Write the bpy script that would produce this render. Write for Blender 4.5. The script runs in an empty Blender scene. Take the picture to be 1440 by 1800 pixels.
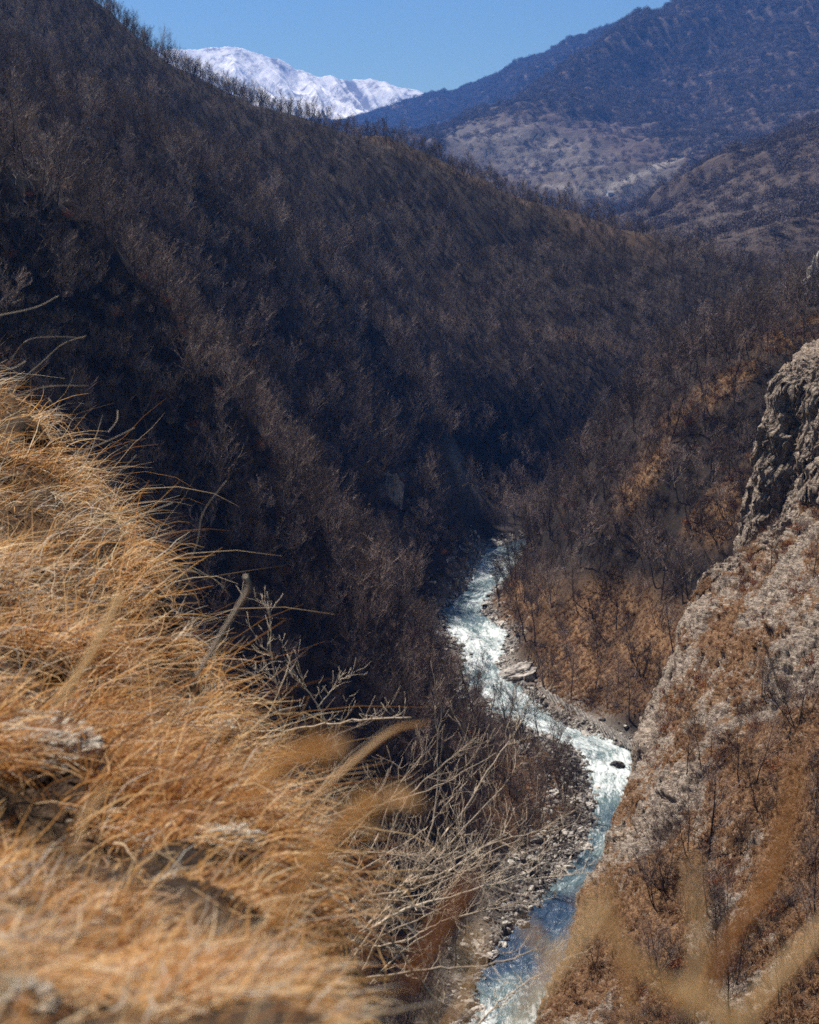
import bpy, math, random
import numpy as np
from mathutils import Vector

random.seed(7)
RNG = np.random.default_rng(7)
scene = bpy.context.scene
COL = scene.collection

# ------------------------------------------------------------------ camera
EYE = 130.0
PITCH = math.radians(11.6)
FPX = 2700.0                      # focal length in pixels of the 1440x1800 frame
cam_d = bpy.data.cameras.new("camera")
cam = bpy.data.objects.new("camera", cam_d)
COL.objects.link(cam)
cam.location = (0, 0, EYE)
cam.rotation_euler = (math.pi / 2 - PITCH, 0, 0)
cam_d.sensor_fit = 'HORIZONTAL'
cam_d.sensor_width = 24.0
cam_d.lens = 24.0 * FPX / 1440.0
cam_d.clip_start = 0.05
cam_d.clip_end = 60000
cam_d.dof.use_dof = True
cam_d.dof.focus_distance = 28.0
cam_d.dof.aperture_fstop = 2.6
scene.camera = cam

# ------------------------------------------------------------------ light
SUN_EL, SUN_AZ = math.radians(52), math.radians(-37)      # azimuth measured from +Y towards +X
sd = Vector((math.sin(SUN_AZ) * math.cos(SUN_EL), math.cos(SUN_AZ) * math.cos(SUN_EL), math.sin(SUN_EL)))
sun_d = bpy.data.lights.new("sun", 'SUN')
sun_d.energy = 5.0
sun_d.angle = math.radians(0.5)
sun_d.color = (1.0, 0.93, 0.84)
sun = bpy.data.objects.new("sun", sun_d)
sun.rotation_euler = sd.to_track_quat('Z', 'Y').to_euler()
COL.objects.link(sun)
world = bpy.data.worlds.new("World")
scene.world = world
world.use_nodes = True
wn = world.node_tree
sky = wn.nodes.new('ShaderNodeTexSky')
sky.sky_type = 'NISHITA'
sky.sun_disc = False
sky.sun_elevation = SUN_EL
sky.sun_rotation = SUN_AZ
sky.altitude = 1500
sky.air_density = 1.0
sky.dust_density = 0.3
sky.ozone_density = 3.0
bg = wn.nodes['Background']
bg.inputs[1].default_value = 0.052
tint = wn.nodes.new('ShaderNodeMix'); tint.data_type = 'RGBA'; tint.blend_type = 'MULTIPLY'
tint.inputs[0].default_value = 1.0
tint.inputs[7].default_value = (0.68, 0.79, 0.70, 1)
wn.links.new(sky.outputs[0], tint.inputs[6])
wn.links.new(tint.outputs[2], bg.inputs[0])
scene.view_settings.view_transform = 'Standard'
scene.view_settings.look = 'None'
scene.view_settings.exposure = 0.95
scene.view_settings.gamma = 1.0
scene.cycles.volume_bounces = 0
scene.cycles.max_bounces = 4
scene.cycles.use_denoising = False
scene.cycles.sample_clamp_direct = 5.0
scene.cycles.transparent_max_bounces = 8
scene.cycles.caustics_reflective = False
scene.cycles.caustics_refractive = False

# ------------------------------------------------------------------ helpers
CP, SP = math.cos(PITCH), math.sin(PITCH)

def P(px, py, Y):
    """world point that lies Y metres ahead on the sight line through a picture point"""
    u = (px - 720) / FPX; v = (900 - py) / FPX
    dy = CP + v * SP; dz = -SP + v * CP
    return (u / dy * Y, Y, EYE + dz / dy * Y)

def proj(x, y, z):
    """world -> picture coordinates (arrays)"""
    zz = z - EYE
    d = y * CP - zz * SP
    up = y * SP + zz * CP
    return 720 + FPX * x / d, 900 - FPX * up / d

def tag(o, label=None, cat=None, group=None, kind=None):
    if label: o['label'] = label
    if cat: o['category'] = cat
    if group: o['group'] = group
    if kind: o['kind'] = kind
    return o

def mesh_np(name, verts, faces, mat=None, smooth=True, nper=4, attrs=None):
    """verts (n,3), faces (m,nper) or (list of arrays)"""
    me = bpy.data.meshes.new(name)
    verts = np.asarray(verts, dtype=np.float32)
    me.vertices.add(len(verts))
    me.vertices.foreach_set('co', verts.ravel())
    if isinstance(faces, list):
        lt = np.concatenate([np.full(len(f), f.shape[1], dtype=np.int32) for f in faces if len(f)])
        li = np.concatenate([f.ravel() for f in faces if len(f)]).astype(np.int32)
    else:
        faces = np.asarray(faces, dtype=np.int32)
        lt = np.full(len(faces), faces.shape[1], dtype=np.int32)
        li = faces.ravel()
    if len(li):
        me.loops.add(len(li))
        me.loops.foreach_set('vertex_index', li)
        me.polygons.add(len(lt))
        ls = np.concatenate([[0], np.cumsum(lt)[:-1]]).astype(np.int32)
        me.polygons.foreach_set('loop_start', ls)
        me.polygons.foreach_set('loop_total', lt)
        me.polygons.foreach_set('use_smooth', np.full(len(lt), smooth, dtype=bool))
    if attrs:
        for k, a in attrs.items():
            a = np.asarray(a, dtype=np.float32)
            if a.ndim == 1:
                at = me.attributes.new(k, 'FLOAT', 'POINT'); at.data.foreach_set('value', a)
            else:
                at = me.attributes.new(k, 'FLOAT_VECTOR', 'POINT'); at.data.foreach_set('vector', a.ravel())
    me.update(calc_edges=True)
    if mat: me.materials.append(mat)
    return me

def obj(name, me, parent=None, link=True):
    o = bpy.data.objects.new(name, me)
    if link: COL.objects.link(o)
    if parent: o.parent = parent
    return o

def grid_faces(nr, nc):
    i = np.arange(nr - 1)[:, None] * nc + np.arange(nc - 1)[None, :]
    i = i.ravel()
    return np.stack([i, i + 1, i + nc + 1, i + nc], axis=1)

# --- numpy gradient noise
_perm = np.random.default_rng(11).permutation(256)
_perm = np.concatenate([_perm, _perm, _perm])
_g = np.random.default_rng(12).normal(size=(256, 3)); _g /= np.linalg.norm(_g, axis=1)[:, None]

def perlin(x, y, z=0.0):
    x, y, z = np.broadcast_arrays(np.asarray(x, float), np.asarray(y, float), np.asarray(z, float))
    xi = np.floor(x).astype(int); yi = np.floor(y).astype(int); zi = np.floor(z).astype(int)
    xf = x - xi; yf = y - yi; zf = z - zi
    u = xf ** 3 * (xf * (xf * 6 - 15) + 10); v = yf ** 3 * (yf * (yf * 6 - 15) + 10); w = zf ** 3 * (zf * (zf * 6 - 15) + 10)
    def gr(dx, dy, dz):
        h = _perm[(_perm[(_perm[(xi + dx) & 255] + yi + dy) & 255] + zi + dz) & 255]
        g = _g[h]
        return g[..., 0] * (xf - dx) + g[..., 1] * (yf - dy) + g[..., 2] * (zf - dz)
    def lerp(a, b, t): return a + t * (b - a)
    return lerp(lerp(lerp(gr(0,0,0), gr(1,0,0), u), lerp(gr(0,1,0), gr(1,1,0), u), v),
                lerp(lerp(gr(0,0,1), gr(1,0,1), u), lerp(gr(0,1,1), gr(1,1,1), u), v), w) * 1.5

def fbm(x, y, z=0.0, octv=4, ridged=False):
    a = 1.0; s = 0.0; f = 1.0
    for k in range(octv):
        n = perlin(x * f + 17.3 * k, y * f - 9.1 * k, np.asarray(z) * f + 3.7 * k)
        s = s + a * ((1 - 2 * np.abs(n)) if ridged else n)
        a *= 0.5; f *= 2.03
    return s

def smooth01(t):
    t = np.clip(t, 0, 1); return t * t * (3 - 2 * t)

class RBF:
    def __init__(self, pts, c):
        p = np.array(pts, float); self.p = p[:, :2]; self.c = c
        n = len(p)
        d2 = ((self.p[:, None] - self.p[None]) ** 2).sum(-1)
        A = np.zeros((n + 3, n + 3)); A[:n, :n] = np.sqrt(d2 + c * c) - np.eye(n) * 0.6
        A[:n, n] = 1; A[:n, n + 1:] = self.p / 500; A[n, :n] = 1; A[n + 1:, :n] = self.p.T / 500
        self.w = np.linalg.solve(A, np.concatenate([p[:, 2], [0, 0, 0]]))
    def __call__(self, x, y):
        x = np.asarray(x, float); y = np.asarray(y, float); sh = x.shape
        x = x.ravel(); y = y.ravel(); out = np.empty_like(x)
        for i in range(0, len(x), 20000):
            xs = x[i:i+20000, None]; ys = y[i:i+20000, None]
            k = np.sqrt((xs - self.p[:, 0]) ** 2 + (ys - self.p[:, 1]) ** 2 + self.c ** 2)
            out[i:i+20000] = k @ self.w[:-3] + self.w[-3] + xs[:, 0] / 500 * self.w[-2] + ys[:, 0] / 500 * self.w[-1]
        return out.reshape(sh)

def poly_sdf(x, y, poly):
    """signed distance to polygon, negative inside"""
    x = np.asarray(x, float); y = np.asarray(y, float); sh = x.shape
    X = x.ravel(); Y = y.ravel()
    d = np.full(X.shape, 1e9); ins = np.zeros(X.shape, bool)
    n = len(poly)
    for i in range(n):
        ax, ay = poly[i]; bx, by = poly[(i + 1) % n]
        ex, ey = bx - ax, by - ay
        t = np.clip(((X - ax) * ex + (Y - ay) * ey) / (ex * ex + ey * ey + 1e-9), 0, 1)
        d = np.minimum(d, np.hypot(X - ax - t * ex, Y - ay - t * ey))
        c = ((ay > Y) != (by > Y))
        xc = ax + (Y - ay) / ((by - ay) if by != ay else 1e-9) * ex
        ins ^= (c & (X < xc))
    return np.where(ins, -d, d).reshape(sh)

# ------------------------------------------------------------------ node materials
def mat_new(name):
    m = bpy.data.materials.new(name); m.use_nodes = True
    nt = m.node_tree; b = nt.nodes['Principled BSDF']
    b.inputs['Roughness'].default_value = 0.9
    b.inputs['Specular IOR Level'].default_value = 0.2
    return m, nt, b

def N(nt, t, **kw):
    n = nt.nodes.new(t)
    for k, v in kw.items(): setattr(n, k, v)
    return n

def noise_n(nt, vec, scale, detail=5, rough=0.6, dist=0.0):
    n = N(nt, 'ShaderNodeTexNoise')
    n.inputs['Scale'].default_value = scale; n.inputs['Detail'].default_value = detail
    n.inputs['Roughness'].default_value = rough; n.inputs['Distortion'].default_value = dist
    if vec is not None: nt.links.new(vec, n.inputs['Vector'])
    return n.outputs['Fac']

def ramp(nt, fac, stops, interp='LINEAR'):
    r = N(nt, 'ShaderNodeValToRGB'); cr = r.color_ramp; cr.interpolation = interp
    while len(cr.elements) < len(stops): cr.elements.new(0.5)
    for e, (p, c) in zip(cr.elements, stops):
        e.position = p; e.color = (c[0], c[1], c[2], 1) if not isinstance(c, (int, float)) else (c, c, c, 1)
    nt.links.new(fac, r.inputs[0]); return r.outputs[0]

def mix(nt, fac, a, b, mode='MIX'):
    m = N(nt, 'ShaderNodeMix', data_type='RGBA', blend_type=mode)
    for sock, v in ((m.inputs[0], fac), (m.inputs[6], a), (m.inputs[7], b)):
        if isinstance(v, bpy.types.NodeSocket): nt.links.new(v, sock)
        elif isinstance(v, (int, float)): sock.default_value = v
        else: sock.default_value = (v[0], v[1], v[2], 1)
    return m.outputs[2]

def mathn(nt, op, a, b=0.0, clamp=False):
    m = N(nt, 'ShaderNodeMath', operation=op, use_clamp=clamp)
    for s, v in ((m.inputs[0], a), (m.inputs[1], b)):
        if isinstance(v, bpy.types.NodeSocket): nt.links.new(v, s)
        else: s.default_value = v
    return m.outputs[0]

def mapping(nt, vec, scale=(1, 1, 1), rot=(0, 0, 0)):
    m = N(nt, 'ShaderNodeMapping'); m.inputs['Scale'].default_value = scale; m.inputs['Rotation'].default_value = rot
    nt.links.new(vec, m.inputs['Vector']); return m.outputs[0]

def bump(nt, b, h, strength, dist):
    n = N(nt, 'ShaderNodeBump'); n.inputs['Strength'].default_value = strength; n.inputs['Distance'].default_value = dist
    nt.links.new(h, n.inputs['Height']); nt.links.new(n.outputs[0], b.inputs['Normal']); return n

def attr(nt, name, out='Fac'):
    a = N(nt, 'ShaderNodeAttribute'); a.attribute_name = name; return a.outputs[out]

def mat_ground():
    m, nt, b = mat_new('leaf_litter_slope')
    g = N(nt, 'ShaderNodeNewGeometry'); pos = g.outputs['Position']
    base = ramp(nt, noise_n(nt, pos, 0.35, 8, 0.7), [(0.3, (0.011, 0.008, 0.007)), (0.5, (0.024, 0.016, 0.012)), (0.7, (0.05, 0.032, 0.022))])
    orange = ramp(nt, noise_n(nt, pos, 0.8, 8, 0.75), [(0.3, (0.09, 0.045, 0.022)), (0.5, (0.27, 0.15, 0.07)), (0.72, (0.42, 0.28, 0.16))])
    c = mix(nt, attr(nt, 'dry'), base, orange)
    stone = ramp(nt, noise_n(nt, pos, 1.3, 8, 0.75), [(0.3, (0.06, 0.05, 0.045)), (0.5, (0.26, 0.23, 0.2)), (0.7, (0.48, 0.44, 0.38))])
    c = mix(nt, attr(nt, 'stone'), c, stone)
    # moss and rust patches
    p = ramp(nt, noise_n(nt, pos, 0.09, 4, 0.7), [(0.62, 0.0), (0.72, 0.7)])
    c = mix(nt, p, c, (0.12, 0.06, 0.025))
    nt.links.new(c, b.inputs['Base Color'])
    bump(nt, b, noise_n(nt, pos, 1.6, 8, 0.8), 1.0, 0.8)
    return m

def mat_cliff():
    m, nt, b = mat_new('limestone_and_dry_grass')
    g = N(nt, 'ShaderNodeNewGeometry'); pos = g.outputs['Position']
    n1 = noise_n(nt, pos, 0.55, 9, 0.78)
    rock = ramp(nt, noise_n(nt, pos, 1.4, 9, 0.8), [(0.28, (0.035, 0.027, 0.02)), (0.43, (0.18, 0.14, 0.11)), (0.53, (0.46, 0.37, 0.295)), (0.69, (0.74, 0.64, 0.54))])
    grass = ramp(nt, noise_n(nt, pos, 2.0, 9, 0.8), [(0.32, (0.06, 0.028, 0.014)), (0.46, (0.19, 0.095, 0.045)), (0.58, (0.38, 0.225, 0.115)), (0.74, (0.54, 0.41, 0.28))])
    f = mathn(nt, 'ADD', attr(nt, 'dry'), mathn(nt, 'MULTIPLY', mathn(nt, 'SUBTRACT', n1, 0.5), 5.0))
    f = ramp(nt, f, [(0.35, 0.0), (0.6, 1.0)])
    c = mix(nt, f, rock, grass)
    nt.links.new(c, b.inputs['Base Color'])
    # tilted strata
    mp = mapping(nt, pos, (0.35, 0.35, 2.6), (math.radians(18), math.radians(-28), 0))
    w = noise_n(nt, mp, 0.9, 6, 0.6)
    h = mathn(nt, 'ADD', mathn(nt, 'MULTIPLY', w, 1.6), noise_n(nt, pos, 1.7, 9, 0.8))
    bump(nt, b, h, 1.0, 0.9)
    return m

def mat_bark(name, c1, c2, c3=None, per_object=True):
    m, nt, b = mat_new(name)
    oi = N(nt, 'ShaderNodeObjectInfo')
    stops = [(0.0, c1), (0.6, c2), (1.0, c3 or c2)]
    c = ramp(nt, oi.outputs['Random'], stops)
    nt.links.new(c, b.inputs['Base Color'])
    return m

def mat_grass(name, cols, trans=0.45):
    m, nt, b = mat_new(name)
    c = ramp(nt, attr(nt, 'tone'), cols)
    nt.links.new(c, b.inputs['Base Color'])
    b.inputs['Roughness'].default_value = 0.55
    b.inputs['Specular IOR Level'].default_value = 0.35
    tr = N(nt, 'ShaderNodeBsdfTranslucent'); nt.links.new(c, tr.inputs[0])
    ms = N(nt, 'ShaderNodeMixShader'); ms.inputs[0].default_value = trans
    out = nt.nodes['Material Output']
    nt.links.new(b.outputs[0], ms.inputs[1]); nt.links.new(tr.outputs[0], ms.inputs[2]); nt.links.new(ms.outputs[0], out.inputs[0])
    return m

def mat_stone(name, lo, mid, hi, sc=6.0, bd=0.1):
    m, nt, b = mat_new(name)
    tc = N(nt, 'ShaderNodeTexCoord'); pos = tc.outputs['Object']
    oi = N(nt, 'ShaderNodeObjectInfo')
    f = mathn(nt, 'ADD', noise_n(nt, pos, sc, 8, 0.75), mathn(nt, 'MULTIPLY', mathn(nt, 'SUBTRACT', oi.outputs['Random'], 0.5), 0.3))
    nt.links.new(ramp(nt, f, [(0.3, lo), (0.5, mid), (0.72, hi)]), b.inputs['Base Color'])
    bump(nt, b, noise_n(nt, pos, sc * 2, 8, 0.8), 0.8, bd)
    return m

def mat_water():
    m, nt, b = mat_new('river_water')
    uv = attr(nt, 'flow', 'Vector')
    g = N(nt, 'ShaderNodeNewGeometry'); pos = g.outputs['Position']
    s1 = mapping(nt, uv, (0.16, 0.5, 1))
    s2 = mapping(nt, uv, (0.5, 1.3, 1))
    f1 = noise_n(nt, s1, 1.0, 8, 0.72, 0.8)
    f2 = noise_n(nt, s2, 1.6, 8, 0.75, 0.5)
    f = mathn(nt, 'ADD', mathn(nt, 'MULTIPLY', f1, 0.6), mathn(nt, 'MULTIPLY', f2, 0.4))
    f = mathn(nt, 'ADD', f, mathn(nt, 'MULTIPLY', mathn(nt, 'SUBTRACT', attr(nt, 'foam'), 0.5), 0.42))
    foam = ramp(nt, f, [(0.475, 0.0), (0.54, 0.45), (0.65, 1.0)])
    deep = ramp(nt, noise_n(nt, s1, 0.6, 3, 0.5), [(0.3, (0.03, 0.07, 0.085)), (0.7, (0.13, 0.19, 0.19))])
    calm = ramp(nt, attr(nt, 'foam'), [(0.2, 1.0), (0.45, 0.0)])
    deep = mix(nt, calm, deep, (0.012, 0.035, 0.075))
    c = mix(nt, foam, deep, (0.7, 0.74, 0.74))
    nt.links.new(c, b.inputs['Base Color'])
    r = mathn(nt, 'ADD', mathn(nt, 'MULTIPLY', foam, 0.5), 0.34)
    nt.links.new(r, b.inputs['Roughness'])
    b.inputs['Specular IOR Level'].default_value = 0.5
    h = mathn(nt, 'ADD', noise_n(nt, s2, 0.9, 4, 0.6), mathn(nt, 'MULTIPLY', f1, 1.2))
    bump(nt, b, h, 0.8, 0.4)
    return m

def mat_snow():
    m, nt, b = mat_new('snow_rock_and_shade')
    g = N(nt, 'ShaderNodeNewGeometry'); pos = g.outputs['Position']
    n = noise_n(nt, mapping(nt, pos, (1, 1, 0.5)), 0.011, 9, 0.8)
    f = mathn(nt, 'ADD', n, mathn(nt, 'MULTIPLY', attr(nt, 'stone'), 0.5))
    c = mix(nt, ramp(nt, f, [(0.5, 0.0), (0.62, 1.0)]), (0.8, 0.78, 0.76), (0.2, 0.2, 0.22))  # grey streaks: bare rock plus rib shading painted into the snow colour
    nt.links.new(c, b.inputs['Base Color'])
    bump(nt, b, n, 0.35, 20)
    return m

def mat_far():
    m, nt, b = mat_new('far_woodland_floor')
    g = N(nt, 'ShaderNodeNewGeometry'); pos = g.outputs['Position']
    base = ramp(nt, noise_n(nt, pos, 0.03, 8, 0.75), [(0.3, (0.045, 0.032, 0.03)), (0.7, (0.13, 0.09, 0.075))])
    field = ramp(nt, noise_n(nt, pos, 0.02, 8, 0.75), [(0.35, (0.09, 0.075, 0.065)), (0.65, (0.19, 0.16, 0.14))])
    c = mix(nt, attr(nt, 'dry'), base, field)
    c = mix(nt, attr(nt, 'stone'), c, (0.5, 0.44, 0.38))
    nt.links.new(c, b.inputs['Base Color'])
    bump(nt, b, noise_n(nt, pos, 0.06, 8, 0.8), 1.0, 8.0)
    return m

M_GROUND, M_CLIFF, M_WATER, M_SNOW, M_FAR = mat_ground(), mat_cliff(), mat_water(), mat_snow(), mat_far()
M_TRUNK = mat_bark('dark_bark', (0.02, 0.016, 0.015), (0.04, 0.032, 0.029), (0.09, 0.075, 0.066))
M_TWIG = mat_bark('bare_twigs', (0.06, 0.044, 0.036), (0.155, 0.115, 0.095), (0.44, 0.34, 0.285))
M_RUST = mat_bark('rusty_leaves', (0.13, 0.045, 0.02), (0.24, 0.085, 0.035), (0.33, 0.15, 0.065))
M_FARTWIG = mat_bark('haze_tinted_twigs', (0.07, 0.06, 0.065), (0.13, 0.105, 0.11), (0.2, 0.165, 0.165))  # less brown than the near twigs, distance haze partly mixed into the colour
M_PALE = mat_bark('pale_dry_wood', (0.4, 0.31, 0.23), (0.6, 0.5, 0.39))
M_STRAW = mat_grass('dry_straw', [(0.0, (0.13, 0.045, 0.012)), (0.3, (0.43, 0.185, 0.055)), (0.6, (0.66, 0.38, 0.145)), (0.85, (0.88, 0.68, 0.42)), (1.0, (0.62, 0.55, 0.46))])
M_TUFT = mat_grass('russet_grass', [(0.0, (0.08, 0.035, 0.015)), (0.5, (0.29, 0.145, 0.065)), (1.0, (0.52, 0.36, 0.21))])
M_PEB = mat_stone('river_stone', (0.1, 0.09, 0.085), (0.32, 0.29, 0.26), (0.6, 0.56, 0.5), 1.5, 0.2)
M_DARKSTONE = mat_stone('wet_dark_stone', (0.02, 0.018, 0.018), (0.05, 0.045, 0.04), (0.12, 0.11, 0.1), 1.5, 0.2)
M_LIME = mat_stone('limestone', (0.14, 0.1, 0.07), (0.5, 0.43, 0.34), (0.75, 0.68, 0.57), 3, 0.05)
M_OUTCROP = mat_stone('outcrop_limestone', (0.12, 0.1, 0.08), (0.42, 0.38, 0.33), (0.66, 0.6, 0.53), 2.5, 0.4)

# ------------------------------------------------------------------ river outline (picture points on the water plane z = 0)
def W(px, py, z=0.0):
    u = (px - 720) / FPX; v = (900 - py) / FPX
    dy = CP + v * SP; dz = -SP + v * CP
    Y = (z - EYE) / dz * dy
    return (u / dy * Y, Y)

ROWS = [  # py, left px, right px, foam amount
    (1900, 790, 1010, .55), (1800, 822, 1010, .6), (1744, 832, 1010, .38), (1689, 846, 1015, .2), (1633, 895, 1030, .15), (1600, 932, 1045, .15),
    (1564, 954, 1060, .35), (1520, 1000, 1075, .35), (1480, 1030, 1090, .42), (1440, 1040, 1098, .42), (1400, 1040, 1104, .45), (1370, 1030, 1115, .6),
    (1340, 1024, 1125, .64), (1320, 1013, 1122, .5), (1303, 979, 1080, .55), (1276, 918, 1000, .6), (1250, 862, 957, .45), (1223, 842, 938, .6), (1197, 815, 908, .45),
    (1171, 808, 876, .58), (1144, 808, 892, .62), (1110, 784, 895, .58), (1078, 776, 848, .35), (1058, 790, 858, .5), (1039, 815, 871, .45), (1020, 824, 893, .5), (999, 832, 908, .55),
    (980, 842, 914, .5), (964, 856, 925, .35)]
LB = [W(l, y) for y, l, r, f in ROWS]; RB = [W(r, y) for y, l, r, f in ROWS]
# beyond the spur the river turns right, out of sight
LB += [(45, 583), (90, 600), (160, 612)]; RB += [(62, 568), (95, 578), (170, 588)]
FO = [f for *_, f in ROWS] + [.4, .4, .4]
LB = [(LB[0][0] - 10, 150)] + LB; RB = [(LB[0][0] + 34, 150)] + RB; FO = [.5] + FO
RIVER_POLY = LB + RB[::-1]
CLX = np.array([(a[0] + b[0]) / 2 for a, b in zip(LB, RB)]); CLY = np.array([(a[1] + b[1]) / 2 for a, b in zip(LB, RB)])

# ------------------------------------------------------------------ main terrain height
pts = []
def add(px, py, Y): pts.append(P(px, py, Y))
def addw(x, y, z): pts.append((x, y, z))
# banks
for (x, y) in LB[1:-3:2]: addw(x - 2.5, y, 1.0)
for (x, y) in RB[1:-3:2]: addw(x + 2.5, y, 1.2)
# camera slope
addw(-6, 25, 119); addw(-30, 20, 136); addw(-60, 40, 160); addw(8, 40, 92); addw(25, 30, 70); addw(0, 0, 122); addw(20, 0, 85); addw(-60, 0, 165); addw(50, 60, 25); addw(60,10,20); addw(25,90,22)
# near left bank
for a in [(900,1400,300),(800,1300,325),(700,1250,320),(700,1450,260),(850,1550,255),(700,1700,190),(500,1400,235),(960,1330,335)]: add(*a)
# L1 : near left spur
for a in [(100,900,130),(0,700,140),(300,850,180),(400,1100,230),(500,1000,280),(600,1100,320),(700,1150,375),(200,600,230),(0,450,230),(300,600,270),(400,800,290),
          (0,290,330),(200,345,350),(330,450,345),(450,565,350),(520,690,370),(600,820,390),(680,940,420),(750,1050,445)]: add(*a)
for a in [(0,300,420),(200,400,395),(330,500,390),(450,620,390),(540,760,405),(620,880,425),(700,985,455)]: q_ = P(*a); addw(q_[0], q_[1], max(q_[2] - 13, 8))     # gully behind it
# L2
for a in [(0,120,560),(150,190,540),(300,250,550),(450,330,560),(600,410,570),(650,520,575),(720,620,580),(790,740,575),(825,860,578),(640,700,500),(720,830,510),(500,480,480),(350,350,480)]: add(*a)
for a in [(300,260,640),(450,350,640),(600,450,640),(700,560,640),(790,680,640),(850,800,640)]: q_ = P(*a); addw(q_[0], q_[1], max(q_[2] - 14, 8))     # gully behind it
# L3 : main ridge
for a in [(0,-90,800),(140,5,830),(280,110,850),(450,188,860),(620,232,860),(730,255,860),(830,305,850),(1000,360,845),(1150,420,820),(1250,462,800),(1300,488,790),(1440,490,785),(1600,490,780),
          (400,250,760),(600,330,760),(800,400,790),(950,430,785),(700,450,745),(900,520,738),(1100,500,755),(1000,600,705),(850,620,690),(1200,560,725),(1440,530,735),(1250,620,700),
          (900,680,672),(960,690,674),(1040,680,676)]: add(*a)
addw(28, 598, 10); addw(62, 620, 10); addw(100, 632, 14); addw(160, 640, 18)
for x, y, z in [(-300,950,150),(-150,960,110),(0,960,80),(120,930,60),(240,860,60),(0,1100,30),(-300,1200,50),(300,1100,40),(-300,600,240),(-200,300,210),(-160,150,190),(-420,800,260)]: addw(x, y, z)
# R1 : spur on the right bank
for a in [(1440,560,440),(1360,610,435),(1280,670,432),(1180,760,430),(1110,870,425),(1090,960,420),(920,900,520),(960,1000,470),(1000,850,480),(1000,950,460),(1150,600,560),(1040,690,540),(980,765,545),(930,835,552),(908,925,556),
          (960,1080,425),(1000,1150,400),(1130,1050,402),(1200,950,398),(1250,850,403),(1300,770,408),(1340,700,415),(1100,1150,388),(1110,1240,364),(1440,620,420),(1200,650,480),(1330,600,500)]: add(*a)
addw(200, 500, 95); addw(200, 300, 110); addw(120, 250, 95); addw(150, 350, 90); addw(95, 330, 78)
HM = RBF(pts, 9.0)

# cliff spur on the right : base slope + rock walls
cp = [P(*a) for a in [(960,1780,165),(1000,1640,180),(1050,1490,200),(1085,1410,207),(1120,1330,215),(1145,1220,225),(1180,1120,235),(1260,1010,244),(1335,940,250),
      (1440,1780,110),(1200,1780,132),(1440,1400,155),(1200,1500,170),(1250,1200,205),(1440,1100,190),(1350,1000,228),(1440,960,215),(1300,1350,175),(1100,1650,165),(1440,1250,175)]]
HC = RBF(cp + [(90, 150, 118), (110, 220, 128), (60, 60, 90), (100, 60, 130), (25, 70, 55), (90, 300, 110)], 6.0)
EDGE = [P(962,1780,165)[:2], P(1025,1640,180)[:2], P(1108,1490,200)[:2], P(1150,1410,207)[:2], P(1176,1330,215)[:2], P(1194,1220,225)[:2], P(1212,1120,235)[:2], P(1268,1010,244)[:2], P(1335,940,250)[:2]]
CLIFF_POLY = [(8, 70), (10, 120), (13, 145)] + EDGE + [(66, 256), (92, 285), (150, 330), (260, 330), (260, 60), (60, 40)]
T1 = [(63.0, 252), (63.3, 262), (73, 278), (110, 300), (160, 300), (160, 262), (72, 246)]
T2 = [(68.5, 205), (67.5, 247), (80, 256), (160, 256), (160, 190), (80, 190)]

def tower(x, y, poly, top, slope):
    d = poly_sdf(x, y, poly)
    return top - slope * np.maximum(d, 0)

def h_cliff(x, y):
    d = poly_sdf(x, y, CLIFF_POLY)
    h = HC(x, y)
    h = h - 2.6 * np.maximum(d, 0) - 0.05 * np.maximum(-d, 0) * 0
    rag = 1.6 * perlin(x / 5.0, y / 5.0, 3.3) + 0.8 * perlin(x / 2.0, y / 2.0, 1.3)
    t1 = tower(x + rag * .6, y + rag * .6, T1, 97 + 0.42 * (x - 60.5), 6.0)
    t2 = tower(x + rag * 1.4, y - rag, T2, 100 + 1.2 * np.minimum(x - 66, 12) + 0.2 * (x - 66), 3.8)
    return np.maximum(h, np.maximum(t1, t2)), np.maximum(t1, t2) > h

def h_main(x, y):
    h = HM(x, y)
    far = smooth01((y - 60) / 120)
    h = h + far * (4.5 * fbm(x / 55, y / 55, 0.5, 3) + np.interp(y, [450, 650], [0, 1]) * (2.5 * fbm(x / 95, y / 150, 4.5, 2, True) - 3.5) + 1.2 * fbm(x / 14, y / 14, 2.5, 3, True) - 0.6)
    d = poly_sdf(x, y, RIVER_POLY)
    bank = 0.15 + 0.5 * np.maximum(d, 0) ** 1.0 + 0.35 * fbm(x / 4, y / 4, 1.5, 2)
    dp = np.maximum(d, 0)
    left = x < np.interp(y, CLY, CLX)
    flat = np.where(left, np.interp(y, [200, 235, 330, 380, 450, 480], [4, 22, 22, 9, 3, 1]), np.interp(y, [330, 350, 400, 440], [2, 5, 5, 1]))
    cap = 0.25 + 0.22 * np.minimum(dp, flat) + 1.5 * np.maximum(dp - flat, 0) + 0.6 * perlin(x / 6, y / 6, 4.4)
    lo = np.clip(np.maximum(d, 0), 0, 6) * 0.22 + 0.05
    h = np.minimum(np.maximum(h, lo + 0.25 * perlin(x / 3, y / 3, 2.2)), cap + 0.0)
    h = np.where(d < 0, np.maximum(-1.6, 0.1 + d * 0.6), h)
    return h, d

def polar(az0, az1, na, r0, r1, nr, power=None):
    az = np.radians(np.linspace(az0, az1, na)); r = r0 * (r1 / r0) ** np.linspace(0, 1, nr)
    A, R = np.meshgrid(az, r)
    return np.tan(A) * R, R

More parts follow.
